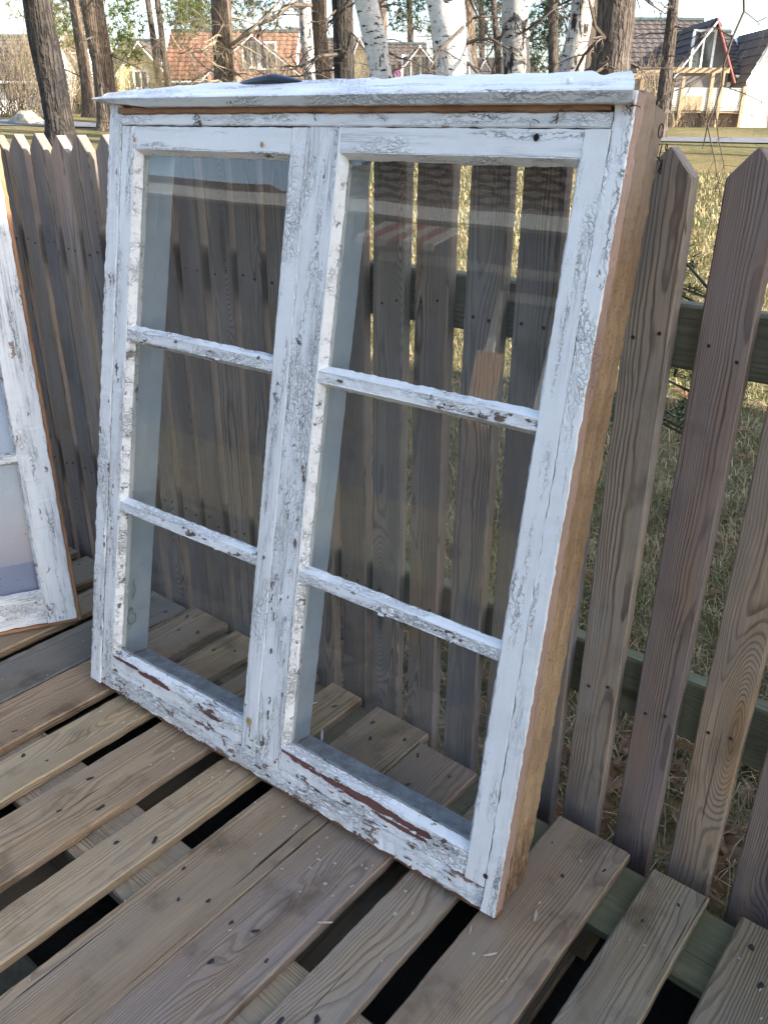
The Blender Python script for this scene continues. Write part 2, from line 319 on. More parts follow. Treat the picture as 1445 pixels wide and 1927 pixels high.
# ------------------------------------------------------------------ board mesh: rounded rectangular section, uneven edges
def board_mesh(name, L, w, th, mat, bev=.003, jit=.0006, step=.012, seed=0, tip=0.0, endj=.0, warp=0.0, tipw=.004):
    xs = list(np.linspace(-L / 2, L / 2, max(2, int(L / step) + 1)))
    hw = [w / 2] * len(xs)
    if tip:
        body = [x for x in xs if x < L / 2 - tip]; xs = body + [L / 2 - tip, L / 2 - tip * .66, L / 2 - tip * .33, L / 2 - tip * .04, L / 2]
        hw = [w / 2] * (len(body) + 1) + [w / 2 * .66 + tipw * .33, w / 2 * .33 + tipw * .66, tipw, tipw * .6]
    hz = th / 2; bev = min(bev, w * .3, th * .4); vs = []
    sd = Vector((seed * 3.17, seed * 1.31, 0))
    for i, x in enumerate(xs):
        h = hw[i]; b = min(bev, h * .45)
        if (i == 0 or (i == len(xs) - 1 and not tip)):      # eased ends
            pr = [(-h + b, -hz + b * .5), (h - b, -hz + b * .5), (h - b, hz - b * .5), (-h + b, hz - b * .5)]; q = 0
        e3 = max(h - b - .0025, h * .4)
        ring = [(-h + b, -hz), (0, -hz), (h - b, -hz), (h, -hz + b), (h, 0), (h, hz - b), (h - b, hz), (e3, hz), (-e3, hz), (-h + b, hz), (-h, hz - b), (-h, 0), (-h, -hz + b)]
        wz = warp * math.sin(x * 3.1 + seed) ; wy = warp * math.cos(x * 2.3 + seed * 2)
        for k, (y, z) in enumerate(ring):
            pv = Vector((x * (16 if L > 1.3 or step > .012 else 38), y * 55, z * 55)) + sd
            n1 = mnoise.noise(pv); n2 = mnoise.noise(pv * 4.3 + Vector((9, 3, 1))); n3 = mnoise.noise(pv * 1.7 + Vector((31, 7, 5)))
            ej = 0.0
            if endj and (i == 0 or i == len(xs) - 1): ej = mnoise.noise(Vector((y * 90, z * 20, seed))) * endj * (1 if i else -1)
            if i == 0: ej += bev * .0
            amp = jit * (1.0 if k in (1, 4, 7, 8, 11) else 1.7)
            vs.append((x + ej, y + (n1 + n2 * .6) * amp + wy, z + (n3 + n2 * .5) * amp * .7 + wz))
    n = 13; fs = []
    for i in range(len(xs) - 1):
        for k in range(n):
            a = i * n + k; c = i * n + (k + 1) % n; fs.append((a, c, c + n, a + n))
    fs.append(tuple(range(n))[::-1]); m0 = (len(xs) - 1) * n; fs.append(tuple(range(m0, m0 + n)))
    return mesh(name, vs, fs, mat)
def frame3(o, x, y, z):
    return Matrix(((x.x, y.x, z.x, o.x), (x.y, y.y, z.y, o.y), (x.z, y.z, z.z, o.z), (0, 0, 0, 1)))

# ================================================================== GROUND
def gz(x, y):
    D = x * HF.x + y * HF.y; s = x * HR.x + y * HR.y
    t = min(max((D - 4.5) / 25.0, 0), 1); z = -.144 + 1.36 * (t * t * (3 - 2 * t) * .35 + t * .65)
    return z + (0.03 * mnoise.noise(Vector((x * .35, y * .35, 0))) if D > 6 else 0) + max(0, min(1, (D - 22) / 14)) * max(0, min(1, (-s - 5) / 6)) * .35
def ground():
    xs = np.concatenate([np.linspace(-140, -14, 30), np.linspace(-12, 8, 61), np.linspace(10, 140, 28)])
    ys = np.concatenate([np.linspace(-60, -6, 12), np.linspace(-5, 9, 43), np.linspace(10, 60, 60), np.linspace(64, 200, 20)])
    V = [(x, y, gz(x, y) + (.012 * mnoise.noise(Vector((x * 3, y * 3, 2))) if abs(x) < 13 and 1.3 < y < 9 else 0)) for y in ys for x in xs]
    nx = len(xs); F = [(j * nx + i, j * nx + i + 1, (j + 1) * nx + i + 1, (j + 1) * nx + i) for j in range(len(ys) - 1) for i in range(nx - 1)]
    b = NB('dry_lawn'); o = b.obj(); n1 = b.noise(o, .55, 6.0, .6); n2 = b.noise(o, 5.0, 6.0, .7); n3 = b.noise(o, 60.0, 4.0, .7)
    n4 = b.noise(o, 16.0, 5.0, .75)
    col = b.mix(b.mr(n1, .38, .62), (.27, .205, .085), (.13, .135, .042)); col = b.mix(b.mr(n2, .42, .68, 0, .75), col, (.34, .265, .125)); col = b.mix(b.mr(n4, .5, .68, 0, .8), col, (.085, .072, .03))
    col = b.mix(b.mr(n3, .35, .7, 0, .7), col, (.065, .052, .03))
    m = b.bsdf(col, .9, b.bump(b.m('ADD', n2, b.m('ADD', n4, b.m('MULTIPLY', n3, .5))), .06), .1)
    o = obj('ground', mesh('ground', V, F, m, True)); tag(o, 'dry yellow-green lawn rising gently behind the picket fence', kind='structure')
ground()
# grey footpath crossing the lawn
def path():
    pts = []
    for px, py0, py1 in [(-500, 232, 226), (-200, 235, 229), (50, 238, 231), (300, 243, 236), (600, 250, 242), (950, 258, 249), (1250, 268, 259), (1445, 271, 261), (1900, 280, 268)]:
        def hitg(py):
            lo, hi = 5.0, 60.0
            for D in np.linspace(6, 60, 500):
                q = far(px, py, D)
                if q.z < gz(q.x, q.y): return q
            return far(px, py, 40)
        pts.append((hitg(py0), hitg(py1)))
    mb = MB(); vs = []
    for i in range(len(pts) - 1):
        for t in np.linspace(0, 1, 8, endpoint=(i == len(pts) - 2)):
            a = pts[i][0].lerp(pts[i + 1][0], t); c = pts[i][1].lerp(pts[i + 1][1], t)
            if (c - a).length < 1.6: c = a + HF * 1.9
            vs += [Vector((q.x, q.y, gz(q.x, q.y) + .03)) for q in (a, a.lerp(c, .33), a.lerp(c, .66), c)]
    n = len(vs) // 4
    mb.add(vs, [(i * 4 + k, i * 4 + k + 1, i * 4 + k + 5, i * 4 + k + 4) for i in range(n - 1) for k in range(3)])
    o = mb.build('path', plain('grey_asphalt', (.125, .125, .13), .9, .2, .2, 3.0)); tag(o, 'grey asphalt footpath crossing the lawn', kind='structure')
path()
# paving and dark soil beneath the pallets
def paving():
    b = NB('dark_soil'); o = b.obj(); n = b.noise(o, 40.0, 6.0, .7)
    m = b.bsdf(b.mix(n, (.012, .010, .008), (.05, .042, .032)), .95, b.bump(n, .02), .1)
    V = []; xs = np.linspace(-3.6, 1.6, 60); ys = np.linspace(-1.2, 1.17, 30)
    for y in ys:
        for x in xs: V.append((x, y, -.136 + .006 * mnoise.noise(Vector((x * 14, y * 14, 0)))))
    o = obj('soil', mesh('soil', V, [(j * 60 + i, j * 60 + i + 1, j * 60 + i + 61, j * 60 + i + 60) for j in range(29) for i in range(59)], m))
    tag(o, 'dark soil and needles under the pallets', kind='structure')
    root = tag(bpy.data.objects.new('paving', None), 'grey-green paving stones glimpsed below the pallets', kind='structure'); link(root)
    pm = plain('grey_green_paver', (.17, .165, .12), .9, .15, .35, 30.0, .001)
    me = board_mesh('paving_stone', .196, .096, .05, pm, .006, .001, .05, 3)
    for j in range(6):
        for i in range(14):
            if random.random() < .04: continue
            obj('paving_stone', me, root, loc=(-1.95 + i * .2 + (j % 2) * .1 + random.uniform(-.002, .002), -.18 + j * .1, -.146 + random.uniform(-.003, .003)), color=(1, 1, 1, 1))
paving()

# ================================================================== FENCE
FY = 1.185
PX = [-3.30, -3.20, -3.10, -3.0, -2.905, -2.81, -2.715, -2.62, -2.52, -2.425, -2.325, -2.228, -2.128, -2.038, -1.942, -1.847, -1.75, -1.655, -1.562, -1.467, -1.375, -1.285, -1.19, -1.097, -1.002, -.903, -.799, -.699, -.605, -.510, -.398, -.289, -.185, -.08, .025, .13, .235, .34, .445, .55, .655, .76]
fence = thing('picket_fence', 'weathered grey-brown picket fence with pointed tops behind the windows', 'fence', (0, FY, -.12))
nail_me = None
def make_nail():
    vs = []; n = 8
    for k in range(n): vs.append((.0032 * math.cos(k * math.tau / n), .0032 * math.sin(k * math.tau / n), 0))
    for k in range(n): vs.append((.0026 * math.cos(k * math.tau / n), .0026 * math.sin(k * math.tau / n), .0014))
    return mesh('nail', vs, [tuple(range(n, 2 * n))] + [(k, (k + 1) % n, (k + 1) % n + n, k + n) for k in range(n)], M['nail'])
nail_me = make_nail()
for i, x in enumerate(PX):
    w = .073 + random.uniform(-.0015, .0015); top = 1.176 + random.uniform(-.004, .004) + (.028 if -1.72 < x < -.55 else 0); L = top + .125; th = .025
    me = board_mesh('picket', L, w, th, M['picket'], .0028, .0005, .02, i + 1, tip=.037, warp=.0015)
    lean = random.uniform(-.006, .006)
    ax = Vector((lean, 0, 1)).normalized(); fr = Vector((0, -1, 0)); ay = fr.cross(ax)
    mt = frame3(Vector((x + w / 2, th / 2, .12 + (top - .125) / 2 - .0)), ax, ay, fr)
    v = random.uniform(.80, 1.10); pr = random.uniform(-.02, .07)
    tnt = {-.510: (1.08, 1.02, .92), -.398: (.84, .75, .73), -.289: (1.28, 1.10, .86), -.185: (.90, .84, .80)}.get(x)
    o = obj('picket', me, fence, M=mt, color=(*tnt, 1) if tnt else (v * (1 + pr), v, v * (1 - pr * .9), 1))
    for zz in (.915, .285):
        for yy in (-.018, .017):
            q = obj('nail', nail_me, o); q.location = (zz - (top - .125) / 2 + random.uniform(-.012, .012), yy + random.uniform(-.004, .004), th / 2 + .0002)
for zc, hh in ((.918, .095), (.287, .118)):
    me = board_mesh('rail', 4.4, hh, .034, M['rail'], .004, .0006, .03, int(zc * 10), warp=.003)
    obj('rail', me, fence, M=frame3(Vector((-1.25, .025 + .0185, zc + .12)), Vector((1, 0, 0)), Vector((0, 0, 1)), Vector((0, -1, 0))), color=(1, 1, 1, 1))

# ================================================================== PALLETS
mark_mes = []
for k in range(5):
    rr = random.Random(k); n = 9; vs = [(0, 0, .0)]
    for a in range(n):
        q = rr.uniform(.5, 1.15); vs.append((.0075 * q * math.cos(a * math.tau / n), .0042 * q * math.sin(a * math.tau / n), 0))
    vs = [(x, y, .0007 if i == 0 else .0003) for i, (x, y, z) in enumerate(vs)]
    mark_mes.append(mesh('nail_hole', vs, [(0, a + 1, (a + 1) % n + 1) for a in range(n)], M['nail']))
def pallet(label, planks, y0, y1, tints, blocks=True, seed=0):
    """planks: list of (x0,x1) seen from above; runs along Y from y0 to y1"""
    xa = min(p[0] for p in planks); xb = max(p[1] for p in planks); rr = random.Random(seed)
    root = thing('wooden_pallet', label, 'pallet', ((xa + xb) / 2, (y0 + y1) / 2, -.144), group='pallets forming the deck')
    cx, cy = (xa + xb) / 2, (y0 + y1) / 2; L = y1 - y0
    crossy = [y0 + .073, cy + .005, y1 - .0775]
    for i, (a, b_) in enumerate(planks):
        w = b_ - a; ln = L + rr.uniform(-.006, .006)
        me = board_mesh('plank', ln, w, .0215, M['plank'], .003, .0009, .015, seed * 10 + i, endj=.003, warp=.0012)
        sh = rr.uniform(-.006, .006)
        o = obj('plank', me, root, M=frame3(Vector((a + w / 2 - cx, sh, .144 - .0108 + rr.uniform(-.0015, .0015))), Vector((0, 1, 0)), Vector((-1, 0, 0)), Vector((0, 0, 1))), color=(*tints[i], 1))
        for c in crossy:
            for t in ((-.3, .02), (.05, -.03), (.3, .03)) if w > .12 else ((-.22, .02), (.25, -.02)):
                q = obj('nail_hole', rr.choice(mark_mes), o); q.location = (c - cy - sh + t[1] + rr.uniform(-.015, .015), t[0] * w + rr.uniform(-.008, .008), .0114)
                s = rr.uniform(.55, 1.05); s *= 1.3; q.scale = (s, s, 1); q.rotation_euler = (0, 0, rr.uniform(-.5, .5))
    for i, c in enumerate(crossy):
        me = board_mesh('cross_board', xb - xa, .150, .0215, M['plank' if i < 2 else 'green_plank'], .003, .0008, .03, seed + 50 + i)
        obj('cross_board', me, root, M=frame3(Vector((0, c - cy, .144 - .022 - .0112)), Vector((1, 0, 0)), Vector((0, 1, 0)), Vector((0, 0, 1))), color=(1.05, 1, .92, 1))
        for xx in (xa + .073, cx, xb - .073):
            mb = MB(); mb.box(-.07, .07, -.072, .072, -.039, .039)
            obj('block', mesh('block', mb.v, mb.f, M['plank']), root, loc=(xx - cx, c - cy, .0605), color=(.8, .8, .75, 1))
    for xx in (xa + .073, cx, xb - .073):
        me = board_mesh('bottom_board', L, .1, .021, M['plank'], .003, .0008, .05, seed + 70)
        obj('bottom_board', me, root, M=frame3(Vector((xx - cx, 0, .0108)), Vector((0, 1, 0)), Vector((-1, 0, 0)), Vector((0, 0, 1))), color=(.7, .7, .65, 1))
    return root
pallet('pallet under the right corner of the large window, with a green mossy cross board', [(-.823, -.678), (-.637, -.540), (-.492, -.346), (-.303, -.203), (-.149, -.004)], -.07, 1.130,
       [(.74, .70, .74), (.80, .78, .78), (.78, .72, .68), (.66, .66, .62), (.60, .60, .55)], seed=1)
pallet('wooden pallet with light tan planks under the left half of the large window', [(-1.638, -1.497), (-1.457, -1.349), (-1.307, -1.160), (-1.114, -1.019), (-.972, -.826)], -.03, 1.168,
       [(.98, .85, .75), (1.18, 1.06, .86), (1.0, .88, .76), (1.12, 1.0, .83), (.93, .83, .74)], seed=2)
pallet('wooden pallet with bluish grey planks under the small window', [(-2.450, -2.305), (-2.262, -2.165), (-2.12, -1.98), (-1.935, -1.835), (-1.795, -1.643)], -.04, 1.150,
       [(.7, .7, .7), (.75, .74, .7), (.85, .78, .7), (.95, .85, .72), (.62, .66, .72)], seed=3)
pallet('dark wooden pallet at the right edge of the deck beside the fence', [(.012, .157), (.20, .30), (.34, .485), (.53, .63), (.67, .815)], -.08, 1.125,
       [(.6, .6, .56)] * 5, seed=4)

# ================================================================== WINDOWS
class Win:
    """window-local frame: X along the width, Y up the pane, Z towards the viewer (Z=-depth)"""
    def __init__(s, name, label, cat, O, ex, ey, ez, skew=None):
        s.root = thing(name, label, cat, matrix=frame3(O, ex, ey, ez)); s.skew = skew; s.n = 0
    def k(s, u, v):
        if s.skew: return u + (v / 1.217 - .5) * 2 * (.0148 - .0215 * u), v
        return u, v
    def board(s, name, A, B, w, d0, d1, mat, col=(1, 1, 1, 1), parent=None, bev=.002, jit=.0006, step=.008, endj=.0008):
        s.n += 1; A = Vector((*s.k(*A), 0)); B = Vector((*s.k(*B), 0)); x = (B - A).normalized(); z = Vector((0, 0, 1)); y = z.cross(x)
        me = board_mesh(name, (B - A).length, w, d1 - d0, mat, bev, jit, step, s.n, endj=endj)
        o = obj(name, me, s.root, color=col); Mx = frame3((A + B) / 2 - z * (d0 + d1) / 2, x, y, z)
        if parent is not None: o.parent = parent
        o.matrix_local = Mx
        return o
    def mesh(s, name, vs, fs, mat, parent=None, smooth=False, col=(1, 1, 1, 1)):
        o = obj(name, mesh(name, [(*s.k(v[0], v[1]), v[2]) for v in vs], fs, mat, smooth), parent or s.root, color=col)
        return o
    def pane(s, u0, u1, v0, v1, d, parent, mat=None):
        e = .004; vs = [(u, v, -dd) for dd in (d, d + .003) for (u, v) in ((u0 - e, v0 - e), (u1 + e, v0 - e), (u1 + e, v1 + e), (u0 - e, v1 + e))]
        return s.mesh('pane', vs, [(0, 1, 2, 3), (7, 6, 5, 4), (0, 4, 5, 1), (1, 5, 6, 2), (2, 6, 7, 3), (3, 7, 4, 0)], mat or M['glass'], parent)
    def putty(s, u0, u1, v0, v1, d, parent, w=.009, col=(.5, .2, .5, 1)):
        """bevelled bead round a pane, ragged inner edge"""
        vs = []; fs = []; C = [(u0, v0), (u1, v0), (u1, v1), (u0, v1)]; sd = s.n * 1.7; s.n += 1
        for e in range(4):
            a = Vector(C[e]); b = Vector(C[(e + 1) % 4]); L = (b - a).length; n = max(4, int(L / .006)); t = (b - a) / L; inn = Vector((-t.y, t.x)); base = len(vs)
            for i in range(n + 1):
                q = i / n; p = a.lerp(b, q); j = mnoise.noise(Vector((q * L * 70, e * 3.3, sd))) * .0013 + mnoise.noise(Vector((q * L * 260, e * 7.1, sd))) * .0009
                m = min(1, q * L / w, (1 - q) * L / w); ww = w * (1.0 + .15 * mnoise.noise(Vector((q * L * 20, e, sd)))) + j
                ou = p - inn * .006; iu = p + inn * ww
                iu = Vector((min(max(iu.x, u0 + ww * .9), u1 - ww * .9), min(max(iu.y, v0 + ww * .9), v1 - ww * .9)))
                vs += [(ou.x, ou.y, -.0035 + j * .5), (p.x, p.y, -.0008 + j * .7), (iu.x, iu.y, -d + .0005), (iu.x, iu.y, -d - .001)]
            for i in range(n):
                for k in range(3): fs.append((base + i * 4 + k, base + (i + 1) * 4 + k, base + (i + 1) * 4 + k + 1, base + i * 4 + k + 1))
        return s.mesh('putty', vs, fs, M['paint_bead'], parent, col=(min(1, col[0] + .04), col[1], col[2], 1))

A0 = Vector((-1.5246, .7971, .0298)); EX = Vector((.99888, .04734, 0)); EY = Vector((-.00877, .18514, .98267)); EZ = Vector((.04652, -.98157, .18534))
big = Win('old_window', 'large old two-light window frame with peeling white paint, leaning back against the fence', 'window frame', A0, EX, EY, EZ, skew=True)
W, H, DP = 1.06, 1.217, .125
# casing: painted front boards on bare wood sides
cL = big.board('casing_left', (.019, -.006), (.019, 1.226), .038, 0, .03, M['paintf'], (.62, .3, .55, 1), jit=.0014); cL.name = 'casing'
cR = big.board('casing', (1.049, -.006), (1.049, 1.232), .026, 0, .03, M['paintf'], (.50, .1, .35, 1), jit=.0012, bev=.0009)
cT = big.board('casing', (.0395, 1.1985), (1.0345, 1.1985), .019, 0, .03, M['paintf'], (.62, .2, .35, 1))
cB = big.board('casing', (.0395, .0145), (1.0345, .0145), .042, .003, .034, M['paintf'], (.78, .4, .4, 1), jit=.0026)
big.board('raw_strip', (.004, -.0105), (1.062, -.0105), .011, .008, .034, M['bare'], (.55, .40, .33, 1), jit=.0016)
big.board('casing', (.553, .037), (.553, 1.187), .0595, .0004, .028, M['paint'], (.62, .2, .95, 1), bev=.0008)
big.board('jamb', (.0235, .0), (.0235, 1.234), .043, .0305, DP, M['bare'], (.9, .9, .9, 1))
big.board('jamb', (1.0385, -.004), (1.0385, 1.240), .041, .0305, .080, M['side'], (1, 1, 1, 1), jit=.0012, endj=.004, bev=.003)
big.board('jamb', (1.0380, -.004), (1.0380, 1.231), .040, .0805, DP, M['side'], (.93, .93, .93, 1), jit=.0012, endj=.006, bev=.005)
big.board('sill', (.047, .020), (1.016, .020), .046, .0345, DP, M['bare'])
big.board('head', (.047, 1.196), (1.016, 1.196), .044, .0305, DP, M['bare'], (.9, .7, .6, 1))
big.board('raw_strip', (.03, 1.2135), (1.03, 1.2135), .011, -.004, .03, M['bare'], (.88, .74, .68, 1), jit=.0018)
big.board('mullion', (.538, .046), (.538, 1.172), .034, .0305, DP - .002, M['inner'])
# grey painted inner faces (lining boards with a step)
for (u, sgn) in ((.0478, 1), (.558, 1), (1.0145, -1), (.518, -1)):
    big.board('lining', (u, .048), (u, 1.17), .005, .034, .088, M['inner'], bev=.001)
    big.board('lining', (u - sgn * .0022, .048), (u - sgn * .0022, 1.17), .004, .0885, DP - .001, M['inner'], bev=.001)
for a, c in ((.053, .512), (.562, 1.010)):
    big.board('sill_lining', (a, .0455), (c, .0455), .006, .036, DP - .002, M['dusty'], bev=.001)
    big.board('head_lining', (a, 1.1715), (c, 1.1715), .006, .036, DP - .002, M['inner'], bev=.001)
def sash(label, u0, u1, ul, ur, bars, v0, v1, ob, ot, cols, gap):
    """u0..u1/v0..v1 outer, ul..ur glass width, bars = centre heights"""
    o = bpy.data.objects.new('sash', None); link(o, big.root); o['label'] = label
    d1 = .036
    big.board('stile', ((u0 + ul) / 2, v0), ((u0 + ul) / 2, v1), ul - u0, 0, d1, M['paint'], cols[0], o, bev=.0007 if gap < .001 else .002)
    big.board('stile', ((u1 + ur) / 2, v0), ((u1 + ur) / 2, v1), u1 - ur, 0, d1, M['paint'], cols[1], o, bev=.0007 if gap < .001 else .002)
    big.board('rail', (ul + .0003, (v0 + ob) / 2), (ur - .0003, (v0 + ob) / 2), ob - v0, .0006, d1, M['paint_l' if u0 < .3 else 'paint_r'], cols[2], o, jit=.0015)
    big.board('rail', (ul + .0003, (v1 + ot) / 2), (ur - .0003, (v1 + ot) / 2), v1 - ot, .0004, d1, M['paint'], cols[3], o)
    for i, bv in enumerate(bars):
        big.board('glazing_bar', (ul + .0003, bv), (ur - .0003, bv), .0185, .0012, d1, M['paint'], cols[4 + i], o, jit=.0013)
    ed = [ob] + [q for bv in reversed(bars) for q in (bv - .0092, bv + .0092)] + [ot]
    for i in range(0, len(ed), 2):
        big.pane(ul, ur, ed[i], ed[i + 1], .0165, o)
        big.putty(ul, ur, ed[i], ed[i + 1], .0163, o, .0085, cols[6 + i // 2])
    return o
sash('left sash with three panes and a dark groove round it', .0405, .5228, .0795, .4835, (.8020, .4385), .0385, 1.1868, .0855, 1.1475,
     [(.55, .1, .4, 1), (.5, .1, .55, 1), (.70, .5, .3, 1), (.30, .1, .45, 1), (.66, .2, .5, 1), (.74, .2, .6, 1), (.66, .4, .5, 1), (.6, .2, .4, 1), (.45, .2, .4, 1)], .0015)
sash('right sash with three panes painted shut', .5835, 1.0352, .588, .9995 , (.8020, .4430), .0385, 1.1878, .0860, 1.1515,
     [(.5, .1, .6, 1), (.34, .05, .35, 1), (.70, .5, .35, 1), (.28, .05, .75, 1), (.62, .2, .5, 1), (.74, .2, .5, 1), (.62, .4, .5, 1), (.55, .2, .5, 1), (.42, .2, .4, 1)], .0005)
# top board: rough sloping drip board with a lip
def top_board():
    us = np.linspace(-.018, 1.055, 150); vs = []; n = 5
    for u in us:
        t = (u + .028) / 1.086
        lip = .0155 if u > .13 else .004 + .0115 * (u + .028) / .158
        j = mnoise.noise(Vector((u * 30, 1, 0))) * .0012; j2 = mnoise.noise(Vector((u * 14, 5, 0))) * .007 + mnoise.noise(Vector((u * 60, 8, 0))) * .0035
        vf = 1.2305 + .0025 * (1 - t); back = .072 if u > .20 else .010 + .062 * max(0, (u + .028) / .228)
        vb = vf + .0085 + back * .47 + j2 * .7
        notch = .016 * math.exp(-((u - .995) / .022) ** 2) + .008 * math.exp(-((u - .61) / .012) ** 2)
        vb -= notch * .6; bk = back - notch + j2
        ej = .006 * mnoise.noise(Vector((t * 3, u * 50, 2))) if u > 1.04 else 0
        ub = u - .046 * max(0, (t - .9) / .1) * (bk / .075); um = (u + ub) / 2
        vs += [(u, vf - lip + j, .016), (u, vf - .002 + j * .4, .0175), (u, vf + .0005, .0155), (um, (vf + vb) / 2 + j, -bk * .5), (ub, vb, -bk), (ub, vb - .014, -bk - .002), (u, vf - lip + .001, -.02)]
    n = 7; N = len(us)
    fs = [(i * n + k, (i + 1) * n + k, (i + 1) * n + (k + 1) % n, i * n + (k + 1) % n) for i in range(N - 1) for k in range(n)]
    fs += [tuple(range(n)), tuple(range((N - 1) * n, N * n))[::-1]]
    o = bpy.data.objects.new('top_board', mesh('top_board', [(x, y, z) for x, y, z in vs], fs, M['paint'])); link(o, big.root); o.color = (.50, .1, .6, 1)
    o.data.materials.append(paint('beige_lip_paint', edge=False, base=(.47, .43, .36)))  # front lip faces take a darker beige than the top face
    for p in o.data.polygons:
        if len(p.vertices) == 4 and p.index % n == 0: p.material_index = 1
    me = o.data; bm = bmesh.new(); bm.from_mesh(me); bmesh.ops.recalc_face_normals(bm, faces=bm.faces); bm.to_mesh(me); bm.free()
    mb = MB(); mb.tube([(.952, 1.246, -.02), (.951, 1.252, -.018)], [.0035, .0048], 10)
    mb.build('nail', plain('white_nail_head', (.75, .75, .76), .5), big.root, True)
top_board()
# hardware on the inner faces
def torus_pts(c, r, n=20, ax='uv'): return [(c[0], c[1] + r * 1.25 * math.sin(a), c[2] + r * math.cos(a)) for a in np.linspace(0, math.tau, n)]
for v, dd, big_r in ((.905, .060, .012), (.150, .060, .011)):
    mb = MB(); mb.tube(torus_pts((.0535, v, -dd), big_r), .0017, 6); mb.tube(torus_pts((.0535, v + .021, -dd + .003), .005, 12), .0015, 6)
    mb.build('hook', M['metal'], big.root, True)
    mb = MB(); mb.tube([(.0525, v + .095, -dd - .004), (.0545, v + .085, -dd - .003), (.055, v + .072, -dd - .006), (.055, v + .06, -dd - .002), (.053, v + .048, -dd)], [.0012, .003, .0022, .003, .0012], 6)
    mb.build('hook_plate', M['metal'], big.root, True)
# screw hole, knots of dirt, rust spots on the front face
def disc(name, u, v, r, mat, z=.0012, ry=1.2):
    rr = random.Random(int(u * 1e4)); n = 14
    vs = [(u, v, z + .0004)] + [(u + r * rr.uniform(.8, 1.1) * math.cos(a), v + r * ry * rr.uniform(.8, 1.1) * math.sin(a), z) for a in np.linspace(0, math.tau, n, endpoint=False)]
    return obj(name, mesh(name, vs, [(0, i + 1, (i + 1) % n + 1) for i in range(n)], mat), big.root)
disc('screw_hole', .9268, 1.1765, .0045, M['black'])
disc('screw_hole', 1.043, .062, .0042, M['nail'], .0016)
disc('rust_spot', .498, .105, .008, M['rust'])
disc('rust_spot', .092, 1.163, .004, M['rust']); disc('rust_spot', .424, 1.160, .004, M['rust'])
def dirt(u, v, s, n, name='dirt_clump'):
    mb = MB(); rr = random.Random(int(u * 999))
    for k in range(n):
        a = Vector((u + rr.gauss(0, s * .5), v + rr.gauss(0, s * .45), .002 + rr.random() * .004)); pts = [a]
        d = Vector((rr.gauss(0, 1), rr.gauss(0, 1), rr.gauss(0, .25))).normalized()
        for j in range(3): d = (d + Vector((rr.gauss(0, .6), rr.gauss(0, .6), rr.gauss(0, .2)))).normalized(); pts.append(pts[-1] + d * s * .35); pts[-1].z = max(.0015, pts[-1].z)
        mb.tube(pts, rr.uniform(.0003, .0009), 4)
    mb.build(name, plain('dark_dirt', (.10, .07, .05), .9, .1), big.root)
dirt(.268, 1.194, .010, 9); dirt(.955, 1.203, .009, 8); dirt(.92, 1.202, .012, 2); dirt(.672, 1.200, .005, 3); dirt(.537, 1.203, .005, 5); dirt(1.047, 1.212, .008, 10)
# hanging paint flakes along the lower edge and lifted flakes on the lower rails
def flakes():
    mb = MB(); rr = random.Random(5)
    def flake(u, v, w, h, z, curl):
        n = 6; c = Vector((u, v, z)); P = []
        for a in range(n):
            t = a * math.tau / n; q = rr.uniform(.65, 1.15); P.append(Vector((u + w * q * math.cos(t), v + h * q * math.sin(t), z + curl * rr.uniform(-.4, 1))))
        vs = [c] + P + [c - Vector((0, 0, .0008))] + [p - Vector((0, 0, .0008)) for p in P]
        fs = [(0, i + 1, (i + 1) % n + 1) for i in range(n)] + [(n + 1, (i + 1) % n + n + 2, i + n + 2) for i in range(n)] + [(i + 1, i + n + 2, (i + 1) % n + n + 2, (i + 1) % n + 1) for i in range(n)]
        mb.add([(*big.k(p[0], p[1]), p[2]) for p in vs], fs)
    for c0 in (.12, .16, .19, .30, .36, .61, .66, .78, .90):
        for k in range(6): flake(c0 + rr.gauss(0, .012), -.004 + rr.gauss(.001, .0015), rr.uniform(.0012, .0045), rr.uniform(.002, .0055), -.002 + rr.uniform(-.0015, .001), .001)
    for k in range(90): flake(rr.uniform(.09, .99), rr.uniform(.008, .07), rr.uniform(.004, .013), rr.uniform(.0015, .0035), .0004, .0012)
    for k in range(45): flake(rr.choice((.012, .03, .06, .50, .55, .57)) + rr.gauss(0, .006), rr.uniform(.02, .75), rr.uniform(.0015, .004), rr.uniform(.005, .018), .0006, .001)
    for bv, a, c in ((.802, .09, .47), (.4385, .09, .47), (.802, .605, .985), (.443, .605, .985)):
        for k in range(12): flake(rr.uniform(a, c), bv + rr.gauss(0, .006), rr.uniform(.004, .012), rr.uniform(.0018, .004), .0004, .0014)
    o = mb.build('paint_flakes', M['paint'], big.root, color=(.25, .1, .1, 1)); o['kind'] = 'stuff'
flakes()
# brush-written marks on the right side board
def marks():
    Mx = frame3(Vector((1.0592, 1.19, -.098)), Vector((0, 0, -1)), Vector((0, 1, 0)), Vector((1, 0, 0)))
    mb = MB()
    def st(pts, w=.0009): mb.tube([Mx @ Vector((x * 1.5 - .002, y, .0012)) for x, y in pts], w, 5)
    st([(-.006 + .0055 * math.cos(a), .012 + .0085 * math.sin(a)) for a in np.linspace(.4, 6.5, 16)])
    st([(-.003, -.004), (.004, -.001), (.002, -.02)]); st([(-.003, -.019), (.007, -.022)])
    st([(.007, -.036), (.012, -.019), (.014, -.037)]); st([(.009, -.03), (.014, -.031)])
    st([(.016 + .0025 * math.cos(a), -.002 + .004 * math.sin(a)) for a in np.linspace(0, 6.3, 10)], .0008)
    mb.build('handwritten_mark', M['black'], big.root)
marks()
